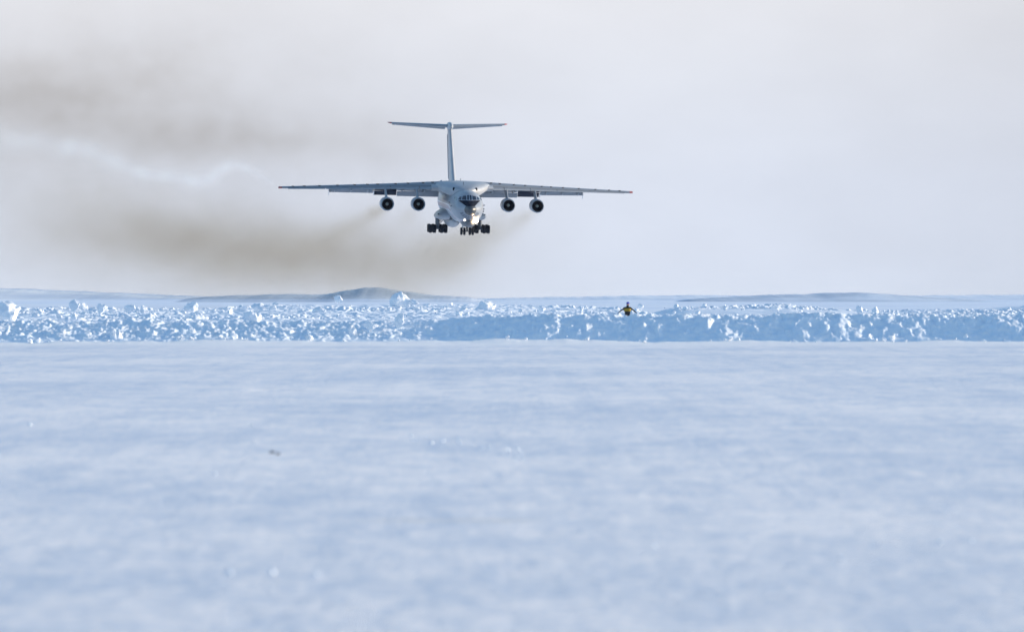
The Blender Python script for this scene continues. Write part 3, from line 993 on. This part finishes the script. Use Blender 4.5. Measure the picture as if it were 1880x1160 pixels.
# wing to body fairing on top of the fuselage
def superring(y, w, t, b, n=48, p=2.9):
    c = (t + b) / 2; h = (t - b) / 2
    out = []
    for i in range(n):
        a = 2 * math.pi * i / n
        sx, cz = math.sin(a), math.cos(a)
        out.append((w * math.copysign(abs(sx) ** (2 / p), sx), y, c + h * math.copysign(abs(cz) ** (2 / p), cz)))
    return out
loft('wing_fairing', [superring(y, w_, t_, b_) for (y, w_, t_, b_) in
     ((9.6, 0.4, 2.35, 1.9), (10.2, 1.25, 2.62, 1.7), (11.0, 1.85, 2.86, 1.4), (12.2, 2.45, 3.10, 1.2), (13.8, 3.15, 3.34, 1.5), (15.6, 3.9, 3.48, 1.9), (20, 3.9, 3.42, 1.9), (24, 3.4, 3.0, 1.6), (27, 2.2, 2.7, 0.8), (29, 1.6, 2.4, 0.9))],
     M_white, plane, True, True, 50)
for s in (-1, 1):
    # root glove between fairing and wing leading edge
    loft('root_fairing', [[(s * x, y + dy, z + dz) for dy, dz in ((-0.0, 0.0), (0.25, 0.26), (0.9, 0.42), (3.0, 0.45), (3.0, -0.5), (0.9, -0.42), (0.25, -0.25))]
         for x, y, z in ((1.9, 13.0, 2.45), (2.7, 13.8, 2.5), (3.6, 14.7, 2.5), (4.4, 15.3, 2.46))], M_white, plane, True, True, 50)
    ellipsoid('air_intake', (s * 1.60, 10.85, 2.42), (0.17, 0.22, 0.27), M_dark, plane, 18, 10)

# -- tail
def vfoil(y0, z, ch, t, x0=0.0):
    return [(x0 + v * ch, y0 + u * ch, z) for (u, v) in foil(16, t, 0)]
FT_Z = 10.45
fin = loft('fin', [vfoil(28.8, 2.2, 12.4, 0.070), vfoil(31.2, 2.9, 10.0, 0.088), vfoil(33.0, 4.5, 8.9, 0.09), vfoil(36.3, 7.4, 7.3, 0.092), vfoil(39.3, FT_Z, 5.9, 0.096)], M_white, plane, True, True, 50)
loft('rudder_seam', [[(x, y, z) for x, y, z in ((-0.30, 39.2, 3.2), (-0.27, 39.35, 3.2), (-0.27, 42.6, 9.6), (-0.30, 42.4, 9.6))], [(x, y, z) for x, y, z in ((0.30, 39.2, 3.2), (0.27, 39.35, 3.2), (0.27, 42.6, 9.6), (0.30, 42.4, 9.6))]], M_flap, fin, True, True)
ellipsoid('tail_bullet', (0, 41.3, 10.85), (0.46, 3.4, 0.60), M_white, plane)
for s in (-1, 1):
    tp = loft('tailplane', [[(s * x, y0 + u * ch, z + v * ch - u * ch * 0.02) for (u, v) in foil(12, th, 0)] for (x, y0, ch, z, th) in
         ((0.1, 39.6, 5.0, 10.9, 0.10), (4.25, 42.0, 3.8, 11.03, 0.10), (8.3, 44.4, 2.5, 11.16, 0.10))], M_light, plane, True, True, 35)
    loft('tailplane_tip', [[(s * x, y0 + u * ch, z + v * ch) for (u, v) in foil(10, th, 0)] for (x, y0, ch, z, th) in
         ((8.3, 44.4, 2.48, 11.16, 0.10), (8.65, 44.9, 1.9, 11.19, 0.09), (8.82, 45.5, 1.0, 11.21, 0.06))], M_red, tp, True, True, 35)
    loft('elevator', [[(s * x, y0 + (u * math.cos(R(9)) + v * 0.1) * ch, z + (v - u * math.sin(R(9))) * ch) for (u, v) in foil(8, 0.12, 0)] for (x, y0, ch, z) in
         ((0.5, 43.5, 1.8, 10.60), (8.1, 46.1, 0.9, 11.0))], M_light, tp, True, True, 35)
    ellipsoid('tail_pod', (s * 1.15, 41.2, 2.25), (0.28, 1.6, 0.75), M_white, plane, 16, 10)

# -- landing gear fairings
for s in (-1, 1):
    rings = []
    for (y, k_) in ((13.6, 0.0), (14.2, 0.35), (15.2, 0.7), (16.6, 0.95), (18.5, 1.0), (22.5, 1.0), (25, 0.8), (27.5, 0.1)):
        pts = [(2.0, -0.55), (2.5, -0.66), (2.95, -0.92), (3.3, -1.2), (3.52, -1.5), (3.55, -1.72), (3.4, -1.95), (3.0, -2.12), (2.4, -2.16), (1.7, -2.2), (1.4, -1.9), (1.6, -1.0)]
        rings.append([(s * (1.9 + (px_ - 1.9) * k_), y, -1.5 + (pz_ + 1.5) * (0.25 + 0.75 * k_)) for px_, pz_ in pts])
    loft('gear_fairing', rings, M_white, plane, True, True, 50)
    # darker recess panel over the front of the fairing
    loft('lower_gear_pod', [[(s * 1.15 + w_ * math.sin(2 * math.pi * i / 32), y, -2.28 + h_ * math.cos(2 * math.pi * i / 32)) for i in range(32)] for (y, w_, h_) in
         ((13.4, 0.2, 0.15), (14.2, 0.55, 0.5), (15.6, 0.85, 0.78), (17.5, 0.98, 0.92), (21, 1.0, 0.95), (24.5, 0.85, 0.8), (27.5, 0.2, 0.2))], M_white, plane, True, True, 60)
    for (x, z) in ((3.34, -1.30), (3.08, -1.36)):
        ellipsoid('vent', (s * x, 16.35, z), (0.09, 0.2, 0.09), M_dark, plane, 12, 8)
    ellipsoid('vent', (s * 2.35, 15.15, -1.62), (0.14, 0.2, 0.10), M_dark, plane, 12, 8)
# -- wheels and struts
def tyre(name, x, y, z, r_, w_, parent):
    n = 36
    pr = [(-0.5, 0.55), (-0.5, 0.80), (-0.44, 0.93), (-0.28, 0.99), (-0.06, 1.0), (-0.05, 0.985), (0.05, 0.985), (0.06, 1.0), (0.28, 0.99), (0.44, 0.93), (0.5, 0.80), (0.5, 0.55)]
    w = loft(name, [[(x + u * w_, y + r_ * v * math.cos(2 * math.pi * i / n), z + r_ * v * math.sin(2 * math.pi * i / n)) for i in range(n)] for u, v in pr], M_tyre, parent, True, False, 50)
    loft('rim', [[(x + u * w_, y + r_ * v * math.cos(2 * math.pi * i / n), z + r_ * v * math.sin(2 * math.pi * i / n)) for i in range(n)] for u, v in ((-0.40, 0.2), (-0.44, 0.5), (-0.38, 0.555), (0.38, 0.555), (0.44, 0.5), (0.40, 0.2))], M_rim, w, True, True, 40)
    return w
for s in (-1, 1):
    for y in (20.3, 23.2):
        g = empty('main_gear', (s * 3.05, y, -3.50)); g.parent = plane
        for x in (-1.10, -0.52, 0.52, 1.10):
            tyre('wheel', x, 0, 0, 0.61, 0.48, g)
        rod('axle', (-1.25, 0, 0), (1.25, 0, 0), 0.10, 0.10, M_steel, g)
        rod('strut', (0, 0, -0.05), (0, 0.05, 1.9), 0.17, 0.22, M_steel, g)
        rod('torque_link', (0.0, -0.3, 0.35), (0.0, -0.25, 1.3), 0.07, 0.09, M_rim, g)
        rod('drag_brace', (-s * 0.15, 0.0, 0.7), (-s * 1.1, 0.1, 1.65), 0.06, 0.06, M_steel, g)
g = empty('nose_gear', (0, 6.0, -3.38)); g.parent = plane
for x in (-0.80, -0.38, 0.38, 0.80):
    tyre('wheel', x, 0, 0, 0.54, 0.31, g)
rod('axle', (-0.95, 0, 0), (0.95, 0, 0), 0.08, 0.08, M_steel, g)
rod('strut', (0, 0, -0.05), (0, 0.1, 1.35), 0.13, 0.17, M_steel, g)
rod('torque_link', (0, -0.28, 0.15), (0, -0.2, 0.7), 0.06, 0.07, M_rim, g)
for s in (-1, 1):
    box('gear_door', (s * 0.62, 6.2, -2.62), (0.05, 2.2, 0.62), M_white, plane, None, 0.015)

# -- landing lights
def lamp(x, z, r_, mat, name='landing_light'):
    y = nose_y(x, z) - 0.12
    o = loft(name, [[(x + q * math.sin(2 * math.pi * i / 20), y + d_, z + q * math.cos(2 * math.pi * i / 20)) for i in range(20)] for d_, q in ((0.35, r_ * 1.1), (0.02, r_ * 1.12), (0.0, r_ * 1.0))], M_light, plane, True, True, 40)
    loft('lens', [[(x + q * math.sin(2 * math.pi * i / 20), y + d_, z + q * math.cos(2 * math.pi * i / 20)) for i in range(20)] for d_, q in ((-0.004, r_ * 0.97), (-0.05, r_ * 0.7), (-0.07, r_ * 0.2))], mat, o, True, True, 180)
lamp(0.95, -1.76, 0.34, M_lamp)
lamp(-0.66, -1.68, 0.15, M_lamp2)
gl = bpy.data.lights.new('landing_light_glow', 'POINT')
gl.energy = 110
gl.shadow_soft_size = 0.2
gl.color = (1.0, 0.66, 0.36)
glo = bpy.data.objects.new('landing_light_glow', gl)
COL.objects.link(glo)
glo.parent = plane
glo.location = (1.02, nose_y(0.95, -1.76) - 0.55, -2.0)

# small probes and antennas
for (x, y, z, r_) in ((-2.25, 6.5, 0.15, 0.13), (-2.15, 8.0, -0.4, 0.16), (2.36, 6.2, 0.3, 0.13), (2.42, 7.2, -0.25, 0.13), (2.4, 8.4, -0.6, 0.18), (-2.38, 9.0, 0.6, 0.12)):
    ellipsoid('sensor_blister', (x, y, z), (r_, 0.25, r_ * 0.8), M_chin, plane, 12, 8)
for (y, z) in ((12.0, 3.05), (17.5, 3.4)):
    box('blade_antenna', (-0.15, y, z + 0.2), (0.05, 0.35, 0.42), M_chin, plane, None, 0.01)

# -- place the aircraft: nose tip at picture point 862.5, 383
YN = 982.0
nose = at(864.3, 385.6, YN)
T = Matrix.Translation(nose) @ Matrix.Rotation(R(0.72), 4, 'Y') @ Matrix.Rotation(R(4.87), 4, 'Z') @ Matrix.Rotation(R(2.3), 4, 'X') @ Matrix.Translation((0, 0, 0.2))
plane.matrix_world = T

# ================================================================== person beyond the bank
M_jacket = plain('dark_jacket', (0.015, 0.016, 0.022), 0.85, 0, 0.1, 8)
M_vest = plain('yellow_vest', (0.36, 0.22, 0.012), 0.7, 0, 0.08, 8)
M_skin = plain('skin', (0.50, 0.30, 0.22), 0.6, 0, 0.05, 8)
M_hat = plain('blue_hat', (0.06, 0.08, 0.42), 0.85, 0, 0.1, 10)
M_strap = plain('vest_band', (0.55, 0.55, 0.52), 0.4)

def skinned(name, verts, edges, radii, mat, parent=None, sub=2):
    me = bpy.data.meshes.new(name)
    me.from_pydata(verts, edges, [])
    o = bpy.data.objects.new(name, me)
    COL.objects.link(o)
    m = o.modifiers.new('skin', 'SKIN')
    m.use_smooth_shade = True
    for i, r_ in enumerate(radii):
        sv_ = me.skin_vertices[0].data[i]
        sv_.radius = (r_, r_) if not isinstance(r_, tuple) else r_
    me.skin_vertices[0].data[0].use_root = True
    o.modifiers.new('sub', 'SUBSURF').levels = sub
    o.modifiers['sub'].render_levels = sub
    me.materials.append(mat)
    if parent:
        o.parent = parent
    return o

def person():
    base = at(1152, 575, 476)
    root = empty('person', (base.x, 476, 0.0))
    tag(root, 'person in blue hat and yellow and black jacket, arms held out, beyond the snow bank', 'person')
    V, E_, Rr = [], [], []
    def add(p, r_, par=None):
        V.append(p); Rr.append(r_)
        if par is not None:
            E_.append((par, len(V) - 1))
        return len(V) - 1
    pel = add((0, 0, 0.90), (0.17, 0.14))
    wst = add((0, 0, 1.05), (0.20, 0.16), pel)
    chs = add((0, 0, 1.24), (0.20, 0.14), wst)
    nk = add((0, 0, 1.40), (0.075, 0.07), chs)
    hd0 = add((0.02, -0.01, 1.50), (0.085, 0.095), nk)
    hd = add((0.03, -0.01, 1.61), (0.088, 0.10), hd0)
    add((0.03, 0, 1.69), (0.05, 0.055), hd)
    for s in (-1, 1):
        sh = add((s * 0.20, 0, 1.31), 0.085, chs)
        el = add((s * 0.38, 0.02, 1.19), 0.046, sh)
        wr = add((s * 0.53, -0.03, 1.06), 0.036, el)
        pm = add((s * 0.59, -0.05, 1.01), (0.034, 0.022), wr)
        for j, (dx, dy, dz) in enumerate(((0.055, -0.035, -0.05), (0.07, -0.015, -0.065), (0.065, 0.008, -0.065), (0.05, 0.028, -0.055))):
            f1 = add((s * (0.59 + dx * 0.5), -0.05 + dy * 0.8, 1.01 + dz * 0.5), 0.010, pm)
            add((s * (0.59 + dx * 0.8), -0.055 + dy, 1.01 + dz * 1.25), 0.008, f1)
        t1 = add((s * 0.55, -0.085, 1.02), 0.011, pm)
        add((s * 0.565, -0.11, 0.99), 0.009, t1)
        hp = add((s * 0.10, 0, 0.84), 0.10, pel)
        kn = add((s * 0.12, -0.03, 0.48), 0.068, hp)
        an = add((s * 0.13, 0.02, 0.10), 0.052, kn)
        add((s * 0.15, -0.16, 0.04), 0.045, an)
    body = skinned('body', V, E_, Rr, M_jacket, root, 2)
    # face: skin-coloured head shell with nose, eyes, ears
    head = ellipsoid('head', (0.035, -0.015, 1.575), (0.092, 0.112, 0.128), M_skin, root, 24, 16)
    ellipsoid('nose', (0.075, -0.125, 1.56), (0.014, 0.02, 0.022), M_skin, head, 10, 8)
    for dx in (-0.035, 0.04):
        ellipsoid('eye', (0.065 + dx, -0.112, 1.585), (0.012, 0.008, 0.008), M_jacket, head, 8, 6)
    box('mouth', (0.068, -0.117, 1.52), (0.04, 0.006, 0.008), M_jacket, head)
    for s in (-1, 1):
        ellipsoid('ear', (0.035 + s * 0.093, 0.0, 1.57), (0.012, 0.022, 0.03), M_skin, head, 8, 6)
    loft('hat', [[(0.03 + rx * math.cos(2 * math.pi * i / 24), 0.0 + ry * math.sin(2 * math.pi * i / 24), z) for i in range(24)] for z, rx, ry in
         ((1.595, 0.106, 0.122), (1.62, 0.112, 0.128), (1.67, 0.106, 0.12), (1.71, 0.082, 0.092), (1.735, 0.045, 0.05), (1.742, 0.01, 0.01))], M_hat, root, True, True, 60)
    vs = loft('vest', [[(rx * math.cos(2 * math.pi * i / 28), ry * math.sin(2 * math.pi * i / 28), z) for i in range(28)] for z, rx, ry in
         ((1.09, 0.235, 0.19), (1.13, 0.25, 0.20), (1.20, 0.262, 0.205), (1.27, 0.25, 0.19), (1.31, 0.17, 0.15))], M_vest, root, True, False, 60)
    for s in (-1, 1):
        ellipsoid('shoulder_panel', (s * 0.19, -0.0, 1.315), (0.11, 0.15, 0.055), M_jacket, root, 16, 10)
person()

# ================================================================== exhaust smoke and wing-tip vapour
def g_(px, Y): return (px - 940) * Y / F
def hz_z(py, Y): return EYE + (HOR - py) * Y / F

class VB:
    """tiny helper that strings math nodes together"""
    def __init__(s, name):
        s.m = bpy.data.materials.new(name); s.m.use_nodes = True
        s.n, s.l = s.m.node_tree.nodes, s.m.node_tree.links
        s.n.clear()
        s.out = s.n.new('ShaderNodeOutputMaterial')
        t = s.n.new('ShaderNodeTexCoord')
        s.pos = t.outputs['Object']
        sp = s.n.new('ShaderNodeSeparateXYZ'); s.l.new(s.pos, sp.inputs[0])
        s.x, s.y, s.z = sp.outputs
    def op(s, o, a, b=None, c=None):
        nd = s.n.new('ShaderNodeMath'); nd.operation = o
        for i, v in enumerate((a, b, c)):
            if v is None: continue
            if isinstance(v, (int, float)): nd.inputs[i].default_value = v
            else: s.l.new(v, nd.inputs[i])
        return nd.outputs[0]
    def noise(s, scale, stretch=(1, 1, 1), detail=3, rough=0.5):
        mp_ = s.n.new('ShaderNodeMapping'); mp_.inputs['Scale'].default_value = stretch
        s.l.new(s.pos, mp_.inputs[0])
        nt_ = s.n.new('ShaderNodeTexNoise'); nt_.inputs['Scale'].default_value = scale
        nt_.inputs['Detail'].default_value = detail; nt_.inputs['Roughness'].default_value = rough
        s.l.new(mp_.outputs[0], nt_.inputs[0])
        return nt_
    def plume(s, pts, Ya, Yb, wob, wamp, squash=0.8):
        """pts: (Y, px, py, radius px, optical depth); density that follows the path back from the aircraft"""
        t = s.op('DIVIDE', s.op('SUBTRACT', s.y, Ya), Yb - Ya)
        rp = s.n.new('ShaderNodeValToRGB'); rp.color_ramp.interpolation = 'CARDINAL'
        rp2 = s.n.new('ShaderNodeValToRGB'); rp2.color_ramp.interpolation = 'LINEAR'
        s.l.new(t, rp.inputs[0]); s.l.new(t, rp2.inputs[0])
        W = [(Y, g_(px, Y), hz_z(py, Y), r * Y / F, tau) for Y, px, py, r, tau in pts]
        smax = 0
        sig = []
        for i, (Y, x, z, r, tau) in enumerate(W):
            a, b = W[max(0, i - 1)], W[min(len(W) - 1, i + 1)]
            dY = b[0] - a[0]
            # slope relative to the line of sight is what a ray sees
            sx = (b[1] - a[1]) / dY - x / Y; sz = (b[2] - a[2]) / dY - z / Y
            sl = math.hypot(sx, sz) + 0.012
            sig.append(tau * sl / (1.77 * r))
        smax = max(sig)
        for R_, key in ((rp, 0), (rp2, 1)):
            el_ = R_.color_ramp.elements
            while len(el_) > 1: el_.remove(el_[-1])
            for i, (Y, x, z, r, tau) in enumerate(W):
                e_ = el_[0] if i == 0 else el_.new((Y - Ya) / (Yb - Ya))
                e_.position = (Y - Ya) / (Yb - Ya)
                e_.color = ((x + 150) / 200, z / 80, 0, 1) if key == 0 else (r / 20, sig[i] / smax, 0, 1)
        def rgb(R_):
            q = s.n.new('ShaderNodeSeparateColor'); s.l.new(R_.outputs[0], q.inputs[0]); return q.outputs
        c = rgb(rp); d = rgb(rp2)
        cx = s.op('MULTIPLY_ADD', c[0], 200, -150)
        cz = s.op('MULTIPLY', c[1], 80)
        r = s.op('MULTIPLY', d[0], 20)
        dx = s.op('DIVIDE', s.op('SUBTRACT', s.x, cx), r)
        dz = s.op('DIVIDE', s.op('SUBTRACT', s.z, cz), s.op('MULTIPLY', r, squash))
        wx, wz = wob
        dx = s.op('MULTIPLY_ADD', wx, wamp, dx); dz = s.op('MULTIPLY_ADD', wz, wamp, dz)
        q = s.op('MULTIPLY_ADD', dx, dx, s.op('MULTIPLY', dz, dz))
        e_ = s.op('EXPONENT', s.op('MULTIPLY', q, -1))
        return s.op('MULTIPLY', s.op('MULTIPLY', e_, d[1]), smax)
    def blob(s, px, py, rx, rz, tau, Yc, Yr, wob, wamp):
        k_ = Yc / F
        dx = s.op('DIVIDE', s.op('SUBTRACT', s.x, g_(px, Yc)), rx * k_)
        dz = s.op('DIVIDE', s.op('SUBTRACT', s.z, hz_z(py, Yc)), rz * k_)
        dy = s.op('DIVIDE', s.op('SUBTRACT', s.y, Yc), Yr)
        dx = s.op('MULTIPLY_ADD', wob[0], wamp, dx); dz = s.op('MULTIPLY_ADD', wob[1], wamp, dz)
        q = s.op('MULTIPLY_ADD', dx, dx, s.op('MULTIPLY_ADD', dz, dz, s.op('MULTIPLY', dy, dy)))
        return s.op('MULTIPLY', s.op('EXPONENT', s.op('MULTIPLY', q, -1)), tau / (1.77 * Yr))
    def sum(s, terms):
        o = terms[0]
        for t in terms[1:]: o = s.op('ADD', o, t)
        return o

def hull_obj(name, secs, mat, label, kind='stuff'):
    rings = []
    for Y, x0, x1, y0, y1 in secs:
        a, b = g_(x0, Y), g_(x1, Y)
        zt, zb = hz_z(y0, Y), hz_z(y1, Y)
        rings.append([(a, Y, zt), (b, Y, zt), (b, Y, zb), (a, Y, zb)])
    o = loft(name, rings, mat, None, True, True, 30)
    import bmesh
    bm = bmesh.new(); bm.from_mesh(o.data); bmesh.ops.recalc_face_normals(bm, faces=bm.faces[:]); bm.to_mesh(o.data); bm.free()
    tag(o, label, None, None, kind)
    return o

b = VB('exhaust_smoke')
n1 = b.noise(0.055, (1, 0.25, 1.3), 3)
sc = b.n.new('ShaderNodeSeparateColor'); b.l.new(n1.outputs['Color'], sc.inputs[0])
w1 = b.op('SUBTRACT', sc.outputs[0], 0.5); w2 = b.op('SUBTRACT', sc.outputs[1], 0.5)
wob = (w1, w2)
Ya, Yb = 1000, 1760
P1 = [(1003.5, 985, 381, 6, 0.12), (1014, 976, 388, 10, 0.16), (1050, 935, 412, 22, 0.16), (1100, 880, 448, 36, 0.22), (1170, 815, 482, 52.8, 0.3), (1260, 700, 492, 60, 0.26), (1360, 560, 486, 67.2, 0.2), (1480, 400, 462, 79.2, 0.18), (1600, 240, 430, 96, 0.1), (1760, 60, 400, 108, 0.03)]
P2 = [(1003.5, 708, 379, 6, 0.22), (1014, 696, 388, 11, 0.3), (1050, 655, 408, 20, 0.24), (1100, 600, 432, 32, 0.16), (1170, 520, 448, 52.8, 0.13), (1280, 400, 446, 72, 0.12), (1420, 250, 430, 96, 0.1), (1600, 100, 380, 120, 0.08), (1760, 0, 350, 132, 0.03)]
P3 = [(1002, 932, 379, 6, 0.08), (1014, 922, 386, 11, 0.10), (1050, 885, 412, 22, 0.10), (1110, 820, 450, 40, 0.12), (1220, 700, 480, 50, 0.12), (1400, 470, 470, 60, 0.08), (1600, 230, 420, 80, 0.03)]
P4 = [(1002, 766, 378, 6, 0.06), (1014, 756, 386, 10, 0.08), (1060, 715, 420, 24, 0.06), (1150, 620, 455, 45, 0.08), (1300, 440, 460, 60, 0.06), (1600, 120, 420, 80, 0.02)]
terms = [b.plume(P, Ya, Yb, wob, 2.2) for P in (P1, P2, P3, P4)]
terms += [b.blob(610, 482, 300, 72, 0.19, 1330, 90, wob, 1.6), b.blob(330, 430, 300, 60, 0.12, 1450, 80, wob, 1.6), b.blob(60, 180, 300, 80, 0.32, 1620, 70, wob, 2.4), b.blob(390, 255, 190, 42, 0.26, 1560, 60, wob, 2.2),
          b.blob(700, 262, 110, 52, 0.09, 1500, 60, wob, 2.2), b.blob(200, 300, 600, 330, 0.17, 1640, 60, wob, 0.6)]
dens = b.sum(terms[:4])
old = b.sum(terms[4:])
n2 = b.noise(0.16, (1, 0.3, 1.2), 4, 0.6)
mrr = b.n.new('ShaderNodeMapRange'); b.l.new(n2.outputs[0], mrr.inputs[0])
mrr.inputs[1].default_value, mrr.inputs[2].default_value = 0.3, 0.7
mrr.inputs[3].default_value, mrr.inputs[4].default_value = 0.6, 1.75
dens = b.op('MULTIPLY', dens, mrr.outputs[0])
old = b.op('MULTIPLY', old, mrr.outputs[0])
ab = b.n.new('ShaderNodeVolumeAbsorption')
ab.inputs['Color'].default_value = (0.43, 0.325, 0.09, 1)
b.l.new(dens, ab.inputs['Density'])
ab2 = b.n.new('ShaderNodeVolumeAbsorption')
ab2.inputs['Color'].default_value = (0.29, 0.20, 0.06, 1)
b.l.new(old, ab2.inputs['Density'])
adds = b.n.new('ShaderNodeAddShader')
b.l.new(ab.outputs[0], adds.inputs[0]); b.l.new(ab2.outputs[0], adds.inputs[1])
b.l.new(adds.outputs[0], b.out.inputs['Volume'])
b.m.cycles.volume_sampling = 'MULTIPLE_IMPORTANCE'
hull_obj('exhaust_smoke', [(1002.2, 694, 1004, 367, 398), (1014, 660, 1012, 368, 425), (1040, 560, 1012, 365, 480), (1056, 440, 1040, 300, 530), (1120, 200, 1090, 200, 548),
                           (1300, -200, 1200, 60, 549), (1500, -500, 1300, -60, 549), (1760, -700, 1400, -140, 549)], b.m,
         'brownish exhaust smoke trailing from the engines and drifting left')

b2 = VB('vapour_trail')
m1 = b2.noise(0.09, (1, 0.3, 1), 2)
sc2 = b2.n.new('ShaderNodeSeparateColor'); b2.l.new(m1.outputs['Color'], sc2.inputs[0])
wob2 = (b2.op('SUBTRACT', sc2.outputs[0], 0.5), b2.op('SUBTRACT', sc2.outputs[1], 0.5))
V1 = [(1011, 511, 347, 4, 0.042), (1045, 470, 316, 8, 0.168), (1075, 430, 303, 11, 0.218), (1100, 400, 316, 12, 0.218), (1125, 372, 333, 13, 0.218), (1165, 326, 325, 13, 0.218), (1205, 280, 321, 14, 0.202), (1250, 233, 308, 15, 0.202), (1300, 186, 285, 16, 0.185), (1350, 140, 269, 18, 0.185), (1420, 70, 266, 20, 0.185), (1600, -80, 240, 28, 0.168)]
vd = b2.plume(V1, 1000, 1640, wob2, 0.9, 0.9)
vs_ = b2.n.new('ShaderNodeVolumeScatter')
vs_.inputs['Color'].default_value = (0.72, 0.86, 1.0, 1)
vs_.inputs['Anisotropy'].default_value = 0.2
b2.l.new(vd, vs_.inputs['Density'])
b2.l.new(vs_.outputs[0], b2.out.inputs['Volume'])
hull_obj('vapour_trail', [(Y, px - 3.2 * r - 8, px + 3.2 * r + (8 if Y > 1012 else -22), py - 3.2 * r - 4, py + 3.2 * r + 4) for Y, px, py, r, t_ in V1], b2.m,
         'pale blue vapour streak trailing from the left wing tip')

# ================================================================== cold hazy air
mh = bpy.data.materials.new('haze_air'); mh.use_nodes = True
hn, hl = mh.node_tree.nodes, mh.node_tree.links
hn.clear()
ho = hn.new('ShaderNodeOutputMaterial')
pv = hn.new('ShaderNodeVolumePrincipled')
pv.inputs['Color'].default_value = (0.86, 0.92, 1.0, 1)
pv.inputs['Density'].default_value = 0.000009
hl.new(pv.outputs[0], ho.inputs['Volume'])
hb = box('haze', (0, 4400, 15.0), (7000, 9000, 34.0), mh, None)
tag(hb, 'thin cold haze over the whole airfield', None, None, 'stuff')
